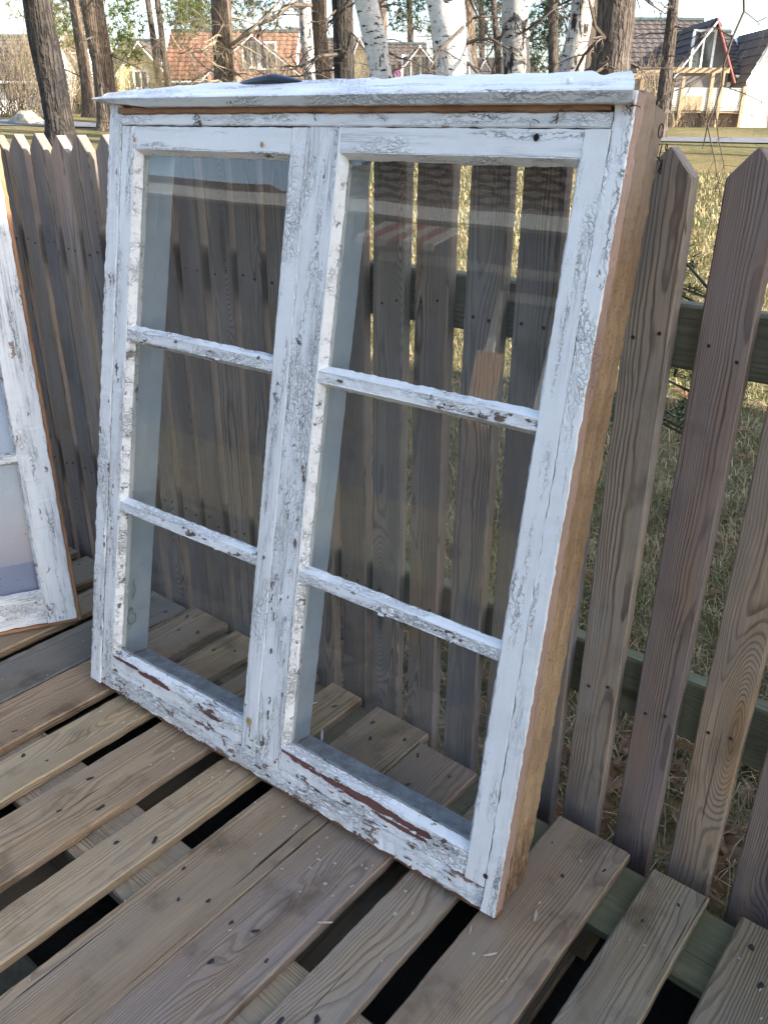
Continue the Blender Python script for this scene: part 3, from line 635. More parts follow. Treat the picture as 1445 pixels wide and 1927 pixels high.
# ---- small window leaning at the left
th2 = R(13); e2 = Vector((-.46679, -.88437, 0)); n2 = Vector((.88437, -.46679, 0)); up2 = Vector((0, 0, math.cos(th2))) - n2 * math.sin(th2); nn2 = n2 * math.cos(th2) + Vector((0, 0, math.sin(th2)))
sm = Win('small_window', 'smaller old white window with bluish panes leaning at the left edge', 'window frame', Vector((-1.8038, .9255, .02)), -e2, up2, nn2)
W2, H2 = .62, 1.25
o = sm.root
sm.board('stile', (-.0365, -.004), (-.0365, H2), .073, 0, .038, M['paintf'], (.56, .1, 1.0, 1), jit=.0012)
sm.board('stile', (-W2 + .0365, -.004), (-W2 + .0365, H2), .073, 0, .038, M['paintf'], (.56, .1, 1.0, 1), jit=.0012)
sm.board('rail', (-W2 + .0735, .039), (-.0735, .039), .083, .0006, .038, M['paintf'], (.56, .1, 1.0, 1), jit=.0012)
sm.board('rail', (-W2 + .0735, H2 - .05), (-.0735, H2 - .05), .1, .0006, .038, M['paintf'], (.6, .1, .8, 1))
sm.board('glazing_bar', (-W2 + .0735, .433), (-.0735, .433), .018, .0015, .036, M['paint'], (.56, .1, 1.0, 1), jit=.001)
sm.board('glazing_bar', (-W2 + .0735, .80), (-.0735, .80), .018, .0015, .036, M['paint'], (.56, .1, 1.0, 1), jit=.001)
sm.board('edge_strip', (.0045, -.012), (.0045, H2), .010, .006, .05, M['bare'], (1.0, .82, .72, 1), jit=.0012)
sm.board('edge_strip', (-W2, -.0095), (-.001, -.0095), .010, .006, .05, M['bare'], (1.0, .82, .72, 1), jit=.0012)
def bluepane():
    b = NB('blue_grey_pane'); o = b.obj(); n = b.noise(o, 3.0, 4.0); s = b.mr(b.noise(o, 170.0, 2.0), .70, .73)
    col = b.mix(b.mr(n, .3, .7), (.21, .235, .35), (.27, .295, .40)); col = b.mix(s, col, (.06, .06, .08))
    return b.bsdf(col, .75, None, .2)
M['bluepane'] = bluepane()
for a, c in ((.0805, .424), (.442, .791), (.809, H2 - .1)):
    sm.pane(-W2 + .0735, -.0735, a, c, .014, sm.root); sm.putty(-W2 + .0735, -.0735, a, c, .0138, None, .006, (.6, .2, .6, 1))

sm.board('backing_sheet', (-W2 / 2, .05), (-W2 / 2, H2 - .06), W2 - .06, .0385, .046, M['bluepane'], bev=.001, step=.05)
# dark cap lying on top of the window
def cap():
    vs = []; N, K = 40, 9
    for i in range(N):
        t = i / (N - 1); u = .278 + .182 * t
        hgt = (.007 + .013 * min(1, t / .5) ** .9) if t < .5 else .0188 * (1 - ((t - .5) / .5) ** 1.15) + .0012
        if t < .04: hgt *= .75
        dw = .030 * math.sin(math.pi * min(1, max(.06, t * .94 + .03))) ** .45 + .006
        for k in range(K):
            a = math.pi * k / (K - 1); vs.append((u, hgt * math.sin(a) ** .8, dw * math.cos(a)))
        vs.append((u, -.003, 0))
    n = K + 1; fs = [(i * n + k, i * n + (k + 1) % n, (i + 1) * n + (k + 1) % n, (i + 1) * n + k) for i in range(N - 1) for k in range(n)]
    fs += [tuple(range(n))[::-1], tuple(range((N - 1) * n, N * n))]
    me = mesh('cap', vs, fs, M['navy'], True)
    bm = bmesh.new(); bm.from_mesh(me); bmesh.ops.recalc_face_normals(bm, faces=bm.faces); bm.to_mesh(me); bm.free()
    o = bpy.data.objects.new('cap', me); link(o); tag(o, 'flat black cap lying on top of the large window', 'cap')
    o.matrix_world = frame3(A0 + EY * 1.2675 - EZ * .088, EX, (EY + EZ * .0).normalized(), EZ)
cap()

# ================================================================== BACKGROUND HOUSES
def roof_mat(name, a, b_):
    b = NB(name); o = b.obj(); n = b.noise(o, 1.2, 5.0); n2 = b.noise(o, 7.0, 3.0)
    col = b.mix(n2, a, b_); col = b.mix(b.mr(n, .4, .7, 0, .6), col, tuple(c * .55 for c in a)); return b.bsdf(col, .85, None, .15)
M['roof_grey'] = roof_mat('grey_brown_tiles', (.115, .095, .085), (.075, .065, .062))
M['roof_red'] = roof_mat('orange_red_tiles', (.30, .135, .085), (.22, .115, .08))
M['roof_pale'] = roof_mat('pale_grey_tiles', (.30, .30, .31), (.22, .22, .23))
M['wall_pink'] = plain('pink_plaster', (.58, .33, .27), .85, .1, .12, 2.0)
M['wall_white'] = plain('white_wall', (.78, .77, .74), .8, .1, .08, 2.0)
M['wall_yellow'] = plain('yellow_wall', (.72, .62, .36), .8, .1, .12, 2.0)
M['wall_grey'] = plain('grey_cladding', (.15, .14, .135), .8, .1, .15, 3.0)
M['wall_beige'] = plain('beige_wall', (.50, .46, .38), .8, .1, .12, 3.0)
M['trim'] = plain('white_trim', (.78, .78, .77), .6, .3, .06)
M['redtrim'] = plain('red_bargeboard', (.33, .13, .12), .6, .3, .1)
M['ridge'] = plain('dark_ridge_tile', (.05, .065, .065), .7, .3, .2)
M['win'] = plain('dark_window_glass', (.03, .04, .05), .06, .7, .3, .7)
M['timber'] = plain('yellow_timber', (.38, .28, .17), .7, .2, .2, 4.0)
M['slat'] = plain('pale_slats', (.60, .55, .47), .7, .2, .15, 4.0)
def tiles(a, b, c, d, nu, nv, rise=.05):
    """pantiled slope: a,b eave ends, d,c ridge ends; stepped rows with rolls"""
    a, b, c, d = map(Vector, (a, b, c, d)); nrm = (b - a).cross(d - a).normalized()
    if nrm.z < 0: nrm.negate()
    vs = []; fs = []; K = nu * 2
    for j in range(nv):
        for (t, hh) in ((j / nv, rise), ((j + 1) / nv, .004)):
            for i in range(K + 1):
                s = i / K; p = a.lerp(b, s).lerp(d.lerp(c, s), t); vs.append(p + nrm * (hh + (.035 if i % 2 else 0)))
    for j in range(2 * nv - 1):
        for i in range(K): q = j * (K + 1) + i; fs.append((q, q + 1, q + K + 2, q + K + 1))
    return vs, fs
def window(h, Mx, x, z, w, hh, y, panes=2, name='window'):
    """window on a wall facing -y (the viewer)"""
    mb = MB(); t = .09
    for (a, b_, c, d) in ((x - w / 2, x + w / 2, z - hh / 2, z - hh / 2 + t), (x - w / 2, x + w / 2, z + hh / 2 - t, z + hh / 2), (x - w / 2, x - w / 2 + t, z - hh / 2 + t, z + hh / 2 - t), (x + w / 2 - t, x + w / 2, z - hh / 2 + t, z + hh / 2 - t)):
        mb.box(a, b_, y - .10, y + .02, c, d)
    for k in range(1, panes): xx = x - w / 2 + k * w / panes; mb.box(xx - .035, xx + .035, y - .09, y + .01, z - hh / 2 + t, z + hh / 2 - t)
    o = mb.build(name, M['trim'], h)
    g = MB(); g.box(x - w / 2 + t, x + w / 2 - t, y - .045, y - .03, z - hh / 2 + t, z + hh / 2 - t); g.build('pane', M['win'], o)
    return o
def house(label, D, xl, xr, yr, ye, base, wall, roof, wings=(), name='house', gable_right=None, tilesw=.33, ext=5.0, group='houses beyond the lawn'):
    """main roof facing us between columns xl..xr (ridge row yr, eave row ye), gabled wings (peak col, peak row, left col, right col, eave row, wall, trims, windows)"""
    C = far((xl + xr) / 2, 236, D); gzz = base; k = D / CF
    # columns are measured on the level line, rows become heights
    def X(px): return (px - (xl + xr) / 2) * k * 1.0
    def Z(py, dd=0): return (far(722, py, D + dd).z) - gzz
    root = thing(name, label, 'house', matrix=frame3(Vector((C.x, C.y, gzz)), HR, HF, Vector((0, 0, 1))), group=group)
    ze, zr, dp = Z(ye), Z(yr, 3.5), 3.5
    x0, x1 = X(xl), X(xr)
    mb = MB(); mb.box(x0 + .15, x1 - .15, .35, 2 * dp - .35, -1.5, ze - .02); mb.build('wall', M[wall], root)
    g = MB(); g.prism([(x0 + .15, .35, ze), (x0 + .15, 2 * dp - .35, ze), (x0 + .15, dp, zr - .12)], (x1 - x0 - .3, 0, 0)); g.build('gable', M[gable_right or wall], root)
    nu = max(4, int((x1 - x0) / tilesw)); nv = max(6, int(math.hypot(dp, zr - ze) / .36))
    vs, fs = tiles((x0, -.1, ze - .12), (x1, -.1, ze - .12), (x1, dp, zr), (x0, dp, zr), nu, nv)
    rb = MB(); rb.add(vs, fs); rb.prism([(x0, -.1, ze - .14), (x0, dp, zr - .02), (x0, 2 * dp + .1, ze - .14), (x0, 2 * dp + .1, ze - .3), (x0, dp, zr - .18), (x0, -.1, ze - .3)], (x1 - x0, 0, 0))
    ro = rb.build('roof', M[roof], root)
    q = MB(); q.tube([(x0, dp, zr + .05), (x1, dp, zr + .05)], .11, 8); q.build('ridge', M['ridge'], ro)
    q = MB(); q.tube([(x0, -.18, ze - .2), (x1, -.18, ze - .2)], .06, 8); q.tube([(x1 - .3, -.12, ze - .25), (x1 - .3, .28, ze - .5), (x1 - .3, .28, -1)], .045, 6); q.build('gutter', M['trim'], ro)
    if x1 - x0 > 5: q = MB(); cxx = x0 + (x1 - x0) * .22; q.box(cxx - .35, cxx + .35, dp - .1, dp + .5, zr - .5, zr + .55); q.box(cxx - .42, cxx + .42, dp - .17, dp + .57, zr + .552, zr + .65); q.build('chimney', M['wall_grey'], ro)
    q = MB()
    for xx in (x0 - .03, x1 + .03):
        q.bar((xx, -.12, ze - .16), (xx, dp, zr - .04), .05, .24, (1, 0, 0)); q.bar((xx, 2 * dp + .12, ze - .16), (xx, dp, zr - .04), .05, .24, (1, 0, 0))
    q.build('bargeboard', M['trim'], root)
    for (pc, pr_, lc, rc, er, wm, tl, tr, wins) in wings:
        px, pz, lx, rx, ez = X(pc), Z(pr_, -1), X(lc), X(rc), Z(er, -1); y = -1.2
        w = MB(); w.prism([(lx, y, -1.5), (rx, y, -1.5), (rx, y, ez), (px, y, pz - .1), (lx, y, ez)], (0, 4.4, 0)); w.build('wing_wall', M[wm], root)
        for sx, tm, ed in ((lx, tl, -1), (rx, tr, 1)):
            sl = (pz - ez) / (px - sx); ox = sx + ed * .28; oz = ez + sl * (ox - sx)
            vs, fs = tiles((ox, y - .3, oz), (ox, 3.2, oz), (px, 3.2, pz), (px, y - .3, pz), 10, max(4, int(math.hypot(px - ox, pz - oz) / .36)))
            b2 = MB(); b2.add(vs, fs); up = Vector((-(pz - oz), 0, px - ox)).normalized(); up = up if up.z > 0 else -up
            b2.bar(Vector((ox, y - .3, oz)) - up * .08, Vector((px, y - .3, pz)) - up * .08, .02, .12, (0, 1, 0)); b2.build('wing_roof', M[roof], root)
            b3 = MB(); b3.bar(Vector((ox, y - .34, oz)) - up * .10, Vector((px + ed * -.0, y - .34, pz)) - up * .06, .05, .17, (0, 1, 0)); b3.build('bargeboard', M[tm], root)
        for (wc, wr, ww, wh, pn) in wins: window(root, None, X(wc), Z(wr, -1), ww, wh, y, pn)
    return root, X, Z
BZ = 1.3
# right-hand houses
hR, X_, Z_ = house('dark tiled house with a grey gable trimmed red, behind the timber deck', 40, 1150, 1335, 36, 128, BZ, 'wall_beige', 'roof_grey',
    [(1293, 31, 1243, 1327, 122, 'wall_grey', 'trim', 'redtrim', [(1279, 93, .95, 1.55, 2)])])
window(hR, None, X_(1296), Z_(168), 1.0, 1.5, .33, 2); window(hR, None, X_(1238), Z_(168), 1.2, 1.6, .33, 2)
h2, X2, Z2 = house('dark tiled house with a bright white gable wall at the right', 44, 1300, 1392, 57, 130, BZ, 'wall_white', 'roof_grey', [(1402, 46, 1370, 1440, 140, 'wall_white', 'trim', 'trim', [])])
h3, _, _ = house('house with a pale grey tiled roof at the far right', 50, 1405, 1560, 77, 148, BZ, 'wall_white', 'roof_pale')
# left and middle houses
house('pink house with an orange-red tiled roof and white-trimmed gable', 48, 322, 545, 62, 148, 1.6, 'wall_pink', 'roof_red',
      [(485, 66, 408, 562, 140, 'wall_pink', 'trim', 'trim', [(482, 104, .95, 1.25, 2), (507, 106, .95, 1.25, 2)])])
house('brown tiled house half hidden behind the trunks left of the white birch', 52, 520, 690, 76, 140, 1.6, 'wall_yellow', 'roof_grey',
      [(672, 66, 652, 698, 128, 'wall_yellow', 'trim', 'trim', []), (632, 122, 610, 652, 150, 'wall_white', 'trim', 'trim', [])])
house('small pink gabled house with a brown roof right of the white birch', 50, 718, 800, 84, 146, 1.6, 'wall_pink', 'roof_grey',
      [(783, 84, 746, 822, 138, 'wall_pink', 'trim', 'trim', [(777, 127, 1.5, 1.2, 3)])])
house('yellow gabled house with a grey roof between the thin pines', 50, 215, 292, 80, 140, 1.6, 'wall_pink', 'roof_grey',
      [(286, 80, 243, 330, 142, 'wall_yellow', 'trim', 'trim', [(283, 152, .8, .9, 2)])])
house('grey roofed white house at the far left behind bushes', 46, -60, 84, 74, 150, 1.6, 'wall_white', 'roof_grey')
house('white and yellow house low behind the thick birches', 52, 880, 1010, 112, 150, 1.6, 'wall_yellow', 'roof_grey', [(905, 108, 886, 926, 150, 'wall_white', 'trim', 'trim', [])])
house('red-roofed house seen between the left pine trunks', 58, 116, 175, 74, 96, 1.6, 'wall_white', 'roof_red')
# timber deck with stairs and pergola in front of the right house
def deck():
    D = 37; C = far(1300, 236, D); k = D / CF
    root = thing('timber_deck', 'raised timber deck with pale slatted railing, stairs and a pergola in front of the house', 'deck', matrix=frame3(Vector((C.x, C.y, BZ)), HR, HF, Vector((0, 0, 1))))
    X = lambda px: (px - 1300) * k
    Z = lambda py: far(722, py, D).z - BZ
    mb = MB(); mb.box(X(1205), X(1385), 0, 2.6, Z(208), Z(203)); mb.build('deck_floor', M['timber'], root)
    mb = MB(); mb.box(X(1235), X(1385), .2, 2.4, -1.2, Z(209)); mb.build('plinth', plain('brown_plinth', (.16, .10, .06)), root)
    for px, top in ((1208, 128), (1276, 140), (1324, 127), (1380, 158), (1432, 185), (1341, 130)):
        mb = MB(); mb.box(X(px) - .06, X(px) + .06, -.08, .04, -.6, Z(top)); mb.build('post', M['timber'], root)
    for i in range(13):
        py = 162 + i * 3.4
        mb = MB(); mb.box(X(1262), X(1380), -.03, 0, Z(py) - .022, Z(py) + .022); mb.build('slat', M['slat'], root)
        mb = MB(); mb.bar((X(1380), -.0, Z(py)), (X(1436), -.0, Z(py + 27)), .03, .045); mb.build('slat', M['slat'], root)
    mb = MB(); mb.box(X(1272), X(1312), -.06, -.035, Z(203), Z(178)); mb.build('panel', M['timber'], root)
    for py in (128, 134): mb = MB(); mb.box(X(1196), X(1350), -.06 if py == 128 else 2.2, .06 if py == 128 else 2.3, Z(py) - .09, Z(py) + .09); mb.build('beam', M['timber'], root)
    for px in range(1204, 1350, 14): mb = MB(); mb.box(X(px) - .03, X(px) + .03, -.4, 2.6, Z(126), Z(124)); mb.build('rafter', M['timber'], root)
    for a, b_ in ((1212, 1232), (1225, 1245), (1236, 1256)):
        for s in (0, 1): mb = MB(); mb.bar((X(a if s else b_), .3, Z(170)), (X(b_ if s else a), .3, Z(134)), .03, .05); mb.build('lattice', M['timber'], root)
    mb = MB(); mb.box(X(1402), X(1416), -.2, -.15, Z(222), Z(201)); mb.build('panel', M['trim'], root)
deck()

# ================================================================== TREES
def bark(name, a, b_, sx, furrow, birch=0.0, warm=(.30, .20, .13)):
    b = NB(name); o = b.obj(); x, y, z = b.sep(o); n = b.noise(o, 3.0, 5.0)
    e = b.vor(b.vm('ADD', b.com(b.m('MULTIPLY', x, sx), b.m('MULTIPLY', y, sx), b.m('MULTIPLY', z, sx * .10)), b.vm('SCALE', b.noise(o, 5.0, 5.0, col=True), None)), 1.0, 'DISTANCE_TO_EDGE')
    fu = b.m('MULTIPLY', b.mr(e, .0, furrow * 1.6, 1.0, 0.0), b.mr(b.noise(o, 9.0, 4.0), .3, .6, .25, 1.0))
    col = b.mix(b.mr(n, .35, .65), a, b_)
    col = b.mix(b.m('MULTIPLY', b.mr(b.noise(o, 1.3, 3.0), .45, .65), .5), col, warm) if not birch else col
    col = b.mix(b.m('MULTIPLY', fu, .7 if not birch else .0), col, tuple(c * .3 for c in a))
    col = b.mix(b.mr(b.noise(o, 26.0, 4.0, .7), .35, .7, 0, .5), col, tuple(c * .5 for c in a))
    if birch:
        h = b.noise(b.com(b.m('MULTIPLY', x, 5.0), b.m('MULTIPLY', y, 5.0), b.m('MULTIPLY', z, 16.0)), 1.0, 5.0, .6)
        h2 = b.noise(b.com(b.m('MULTIPLY', x, 7.0), b.m('MULTIPLY', y, 7.0), b.m('MULTIPLY', z, 2.2)), 1.0, 5.0, .65)
        blk = b.m('MAXIMUM', b.mr(h, .57, .63), b.mr(h2, .66 - .16 * birch, .72 - .16 * birch))
        col = b.mix(blk, col, (.035, .03, .028))
    return b.bsdf(col, .9, b.bump(b.m('SUBTRACT', n, b.m('MULTIPLY', fu, 0.0 if birch else 1.0)), .03), .1)
M['pine_bark'] = bark('dark_pine_bark', (.095, .075, .062), (.145, .118, .10), 13, .16, warm=(.13, .105, .088))
M['brown_bark'] = bark('brown_bark', (.125, .095, .072), (.19, .148, .112), 15, .14, warm=(.21, .145, .095))
M['black_bark'] = bark('blackish_bark', (.038, .035, .034), (.07, .06, .053), 13, .15, warm=(.10, .08, .06))
M['birch'] = bark('white_birch_bark', (.62, .60, .56), (.46, .44, .41), 8, .1, birch=.35)
M['birch_rough'] = bark('rough_birch_bark', (.50, .47, .42), (.34, .31, .28), 8, .1, birch=.8)
M['twig'] = plain('brown_twigs', (.095, .075, .06), .85, .1, .4, 3.0)
M['twigl'] = plain('pale_twigs', (.23, .185, .125), .85, .1, .4, 3.0)
def leafm(name, a, b_):
    b = NB(name); o = b.obj(); col = b.mix(b.mr(b.noise(o, 2.5, 4.0), .35, .65), a, b_); m = b.bsdf(col, .6, None, .2)
    p = b.t.nodes['Principled BSDF']; t = b.n('ShaderNodeBsdfTranslucent'); b.put(t.inputs[0], col); mx = b.n('ShaderNodeMixShader'); mx.inputs[0].default_value = .35
    b.put(mx.inputs[1], p.outputs[0]); b.put(mx.inputs[2], t.outputs[0]); b.t.links.new(mx.outputs[0], b.out.inputs[0]); return m
M['needle'] = leafm('pine_needles', (.085, .115, .03), (.15, .16, .045))
M['needle_dark'] = leafm('dark_pine_needles', (.03, .055, .026), (.05, .08, .034))
M['hedge'] = leafm('olive_brown_shoots', (.19, .145, .06), (.12, .11, .04))

def tufts(name, clumps, mat, parent, n_per, ln=.26, wd=.035, seed=0):
    """pine foliage: bunches of needle blades spread through each clump's volume (centre, radius)"""
    r_ = np.random.default_rng(seed); V = []; F = []
    for c, rad in clumps:
        cnt = max(8, int(n_per * rad * rad)); d = r_.normal(size=(cnt, 3)); d /= np.linalg.norm(d, axis=1)[:, None]
        ctr = np.array(c) + d * (rad * r_.uniform(.25, 1, (cnt, 1)) ** .6) * np.array([1, 1, .62])
        K = 9
        dirs = r_.normal(size=(cnt, K, 3)) + d[:, None, :] * .8 + np.array([0, 0, .3]); dirs /= np.linalg.norm(dirs, axis=2)[..., None]
        side = np.cross(dirs, r_.normal(size=(cnt, K, 3))); side /= np.linalg.norm(side, axis=2)[..., None]
        L = ln * r_.uniform(.6, 1.15, (cnt, K, 1)); p = ctr[:, None, :]
        tri = np.stack([p + side * wd / 2, p - side * wd / 2, p + dirs * L], 2).reshape(-1, 3); n0 = sum(len(v) for v in V)
        V.append(tri); F.append(np.arange(len(tri)).reshape(-1, 3) + n0)
    o = obj(name, npmesh(name, np.concatenate(V), np.concatenate(F), mat), parent); o['kind'] = 'stuff'; return o
def wander(p, d, L, n, rr, wob, grav=0.0):
    pts = [Vector(p)]; d = Vector(d).normalized()
    for i in range(n):
        d = (d + Vector((rr.gauss(0, wob), rr.gauss(0, wob), rr.gauss(0, wob) - grav))).normalized(); pts.append(pts[-1] + d * L / n)
    return pts
def branchlets(mb, p, d, L, r0, rr, depth, wob=.22, grav=0.0, kids=4, n=6):
    pts = wander(p, d, L, n, rr, wob, grav); mb.tube(pts, [r0 * (1 - .8 * i / n) for i in range(n + 1)], 5 if r0 > .02 else 3, False)
    if depth:
        for k in range(kids):
            i = rr.randint(1, n); q = pts[i]; dd = (pts[i] - pts[i - 1]).normalized() + Vector((rr.gauss(0, .7), rr.gauss(0, .7), rr.gauss(0, .5) - grav))
            branchlets(mb, q, dd, L * rr.uniform(.3, .6), r0 * .5 * (1 - .5 * i / n), rr, depth - 1, wob * 1.2, grav * 1.4, kids, max(3, n - 1))
def tree(name, label, D, pts, mat, cat='tree', base=None, top=9.0, branches=0, bl=1.6, clumps=None, cm=None, limbs=(), group='bare and evergreen trees on the lawn', tw='twig', npt=90, seed=1, grav=.06, bz=(2.2, 5.2), bumpy=.04):
    """pts: (col,row,width) down the trunk, top row first; carried on upwards beyond the frame"""
    rr = random.Random(seed); P = []
    for (px, py, w) in pts: P.append((far(px, py, D), w * D / CF / 2))
    P = P[::-1]
    b0 = P[0][0]; g = gz(b0.x, b0.y) - .15
    if b0.z > g + .1:
        d = (P[0][0] - P[1][0]); d = d / abs(d.z) if abs(d.z) > 1e-3 else Vector((0, 0, -1)); d.z = -1; d.x *= .6; d.y *= .6
        P.insert(0, (b0 + d * (b0.z - g), P[0][1] * 1.18))
    p, r_ = P[-1]; d = (P[-1][0] - P[-2][0]).normalized()
    for k in range(1, 6):
        d = (d + Vector((0, 0, .25))).normalized(); p = p + d * (top - P[-1][0].z if k == 0 else max(.5, (top) / 6)); P.append((p, r_ * (1 - .15 * k)))
    # resample with bark relief
    C, Rr = [], []
    for i in range(len(P) - 1):
        n = max(2, int((P[i + 1][0] - P[i][0]).length / .16))
        for j in range(n): C.append(P[i][0].lerp(P[i + 1][0], j / n)); Rr.append(P[i][1] + (P[i + 1][1] - P[i][1]) * j / n)
    C.append(P[-1][0]); Rr.append(P[-1][1]); O = C[0].copy(); n = 18; vs = []
    for i, (c, q) in enumerate(zip(C, Rr)):
        fl = 1 + .35 * math.exp(-i * .16 / .25)
        for k in range(n):
            a = k * math.tau / n; e = Vector((math.cos(a), math.sin(a), 0)); v = c + e * q
            rel = mnoise.noise(Vector((e.x * 5, e.y * 5, c.z * 1.1)) + Vector((seed, 0, 0))) * bumpy * 2 + mnoise.noise(Vector((e.x * 1.3, e.y * 1.3, c.z * .7 + seed))) * .1
            vs.append(c + e * q * (fl + rel) - O)
    fs = [(i * n + k, i * n + (k + 1) % n, (i + 1) * n + (k + 1) % n, (i + 1) * n + k) for i in range(len(C) - 1) for k in range(n)] + [tuple(range((len(C) - 1) * n, len(C) * n))]
    root = thing(name, label, cat, O, group=group)
    obj('trunk', mesh('trunk', vs, fs, M[mat], True), root)
    mb = MB()
    for (pl, r0) in limbs: q = [far(x, y, D + dz) - O for x, y, dz in pl]; mb.tube(q, [r0 * (1 - .7 * i / (len(q) - 1)) for i in range(len(q))], 6, False); [branchlets(mb, q[rr.randint(1, len(q) - 1)], (rr.gauss(0, 1), rr.gauss(0, 1), rr.gauss(.1, .6)), rr.uniform(.5, 1.3), r0 * .4, rr, 2, .25, grav) for _ in range(7)]
    for k in range(int(branches * 1.35)):
        i = rr.randrange(len(C)); 
        while not (bz[0] < C[i].z < bz[1]): i = rr.randrange(len(C))
        a = rr.uniform(0, math.tau); dd = Vector((math.cos(a), math.sin(a), rr.uniform(-.25, .5)))
        branchlets(mb, C[i] - O, dd, bl * rr.uniform(.5, 1.3), Rr[i] * .10 + .008, rr, 2, .2, grav)
    if mb.v: mb.build('branches', M[tw], root)['kind'] = 'stuff'
    if clumps: tufts('foliage', [(far(x, y, D + dz) - O, r2) for x, y, dz, r2 in clumps], M[cm or 'needle'], root, npt, seed=seed, ln=.17 + D * .0028, wd=.012 + D * .0006)
    return root
G = 'trees standing on the lawn'
tree('pine_tree', 'thick dark pine trunk leaning left, nearest tree at the upper left', 19, [(68, -2, 44), (80, 60, 45), (95, 140, 45), (112, 230, 45), (116, 262, 50)], 'black_bark', branches=6, seed=2, group=G)
tree('pine_tree', 'slim brown pine trunk just right of the thick dark one', 32, [(138, -2, 15), (152, 80, 18), (162, 150, 20), (172, 222, 26)], 'brown_bark', branches=5, seed=3, group=G, clumps=[(110, -40, 0, 1.0), (180, -60, 1, 1.2), (105, 30, 2, .7), (118, 66, 1, .5)], cm='needle')
tree('pine_tree', 'sunlit brown pine trunk beside the left end of the top board', 25, [(172, -2, 36), (184, 70, 36), (194, 120, 34), (204, 222, 36)], 'brown_bark', branches=6, seed=4, group=G, clumps=[(222, 40, 2, .75), (232, 95, 2, .6), (215, 10, 1, .7), (248, 55, 2, .35)], npt=120)
tree('pine_tree', 'thin leaning pine with a green tinge, left of a thin twin', 44, [(278, -2, 9), (290, 80, 10), (301, 166, 11)], 'pine_bark', branches=4, seed=5, group=G, clumps=[(262, -40, 0, 1.3), (300, -60, 0, 1.2)], bz=(4, 9))
tree('pine_tree', 'thin leaning pine, right one of the thin twins, with needles round it', 43, [(296, -2, 9), (306, 80, 10), (318, 166, 11)], 'pine_bark', branches=5, seed=6, group=G, clumps=[(330, 20, 0, .9), (345, 48, 1, .9), (365, 22, 0, .9), (335, 78, 2, .5), (385, 45, 0, .6)], cm='needle', bz=(4, 9))
tree('pine_tree', 'stout brown trunk in front of the pink house', 26, [(416, -2, 32), (419, 70, 34), (424, 150, 36)], 'brown_bark', branches=10, seed=7, group=G, tw='twigl', limbs=[([(424, 90, 0), (470, 60, -1), (500, 25, -1), (520, 8, -1.5)], .05), ([(415, 70, 0), (380, 95, -1), (335, 100, -1)], .045)])
tree('bare_tree', 'slender pale trunk with a forked limb above the black cap', 27, [(573, -2, 19), (576, 60, 20), (583, 150, 20)], 'birch_rough', branches=10, seed=8, group=G, limbs=[([(585, 10, 0), (545, 8, -.5), (520, 30, -1), (490, 45, -1), (484, 70, -1)], .08), ([(490, 42, -1), (498, 110, -1), (503, 140, -1)], .03)])
tree('pine_tree', 'brown trunk just left of the blackish trunk', 28, [(600, -2, 24), (602, 70, 25), (608, 150, 28)], 'brown_bark', branches=8, seed=9, group=G)
tree('pine_tree', 'straight blackish trunk left of the curved white birch', 22, [(644, -2, 35), (646, 70, 34), (648, 150, 34)], 'black_bark', branches=8, seed=10, group=G, limbs=[([(648, 100, 0), (600, 105, -.6), (575, 120, -.8), (560, 125, -1)], .05)])
tree('birch_tree', 'curved white birch trunk with dark marks, in the middle', 20, [(688, -4, 38), (697, 35, 38), (706, 75, 40), (712, 115, 38), (720, 155, 38)], 'birch', branches=7, seed=11, group=G, grav=.14, bumpy=.02)
tree('pine_tree', 'narrow brown trunk right behind the curved white birch', 27, [(716, -2, 16), (718, 60, 17), (722, 150, 18)], 'brown_bark', branches=6, seed=12, group=G)
tree('birch_tree', 'thick white birch trunk with black fissures and a bright right side', 18, [(838, -4, 62), (846, 50, 58), (852, 100, 58), (858, 145, 64)], 'birch', branches=8, seed=13, group=G, grav=.16, tw='twig', limbs=[([(872, 50, -1), (830, 90, -1.4), (808, 130, -1.6)], .035)])
tree('pine_tree', 'brown trunk touching the right side of the thick white birch', 23, [(876, -2, 26), (878, 60, 27), (884, 150, 30)], 'brown_bark', branches=6, seed=14, group=G)
tree('birch_tree', 'grey rough-barked birch trunk right of the middle', 19, [(970, -4, 42), (970, 60, 44), (972, 145, 46)], 'birch_rough', branches=9, seed=15, group=G, grav=.16, limbs=[([(985, 60, 0), (1010, 40, -.6), (1040, 15, -1)], .03)])
tree('pine_tree', 'dark bushy pine filling the gap between two birches', 30, [(1040, -2, 15), (1041, 60, 16), (1042, 145, 18)], 'pine_bark', branches=8, seed=16, group=G, clumps=[(1015, 25, 1, .55), (1040, 55, 2, .5), (1030, 90, 2, .45), (1050, 15, 1, .6), (1010, 75, 2, .4), (1000, 110, 3, .35), (1022, 60, 2, .5), (1048, 110, 2, .4), (1015, 120, 3, .4)], cm='needle_dark', npt=190)
tree('birch_tree', 'twin-stemmed birch with a bright right stem', 18, [(1098, -4, 34), (1091, 50, 36), (1080, 100, 40), (1070, 150, 46)], 'birch_rough', branches=8, seed=17, group=G, grav=.16, limbs=[([(1122, -6, .4), (1118, 40, .4), (1106, 90, .3), (1098, 140, .3)], .16)])
tree('pine_tree', 'broad grey-brown furrowed pine trunk left of the dark tiled house', 17, [(1160, -4, 60), (1158, 50, 60), (1152, 100, 60), (1146, 160, 62)], 'pine_bark', branches=4, seed=18, group=G, bumpy=.07)
tree('bare_tree', 'thin dark trunk in front of the dark tiled house', 24, [(1268, -4, 17), (1262, 60, 19), (1254, 130, 20), (1246, 200, 22)], 'pine_bark', branches=10, seed=19, group=G, bl=1.2)
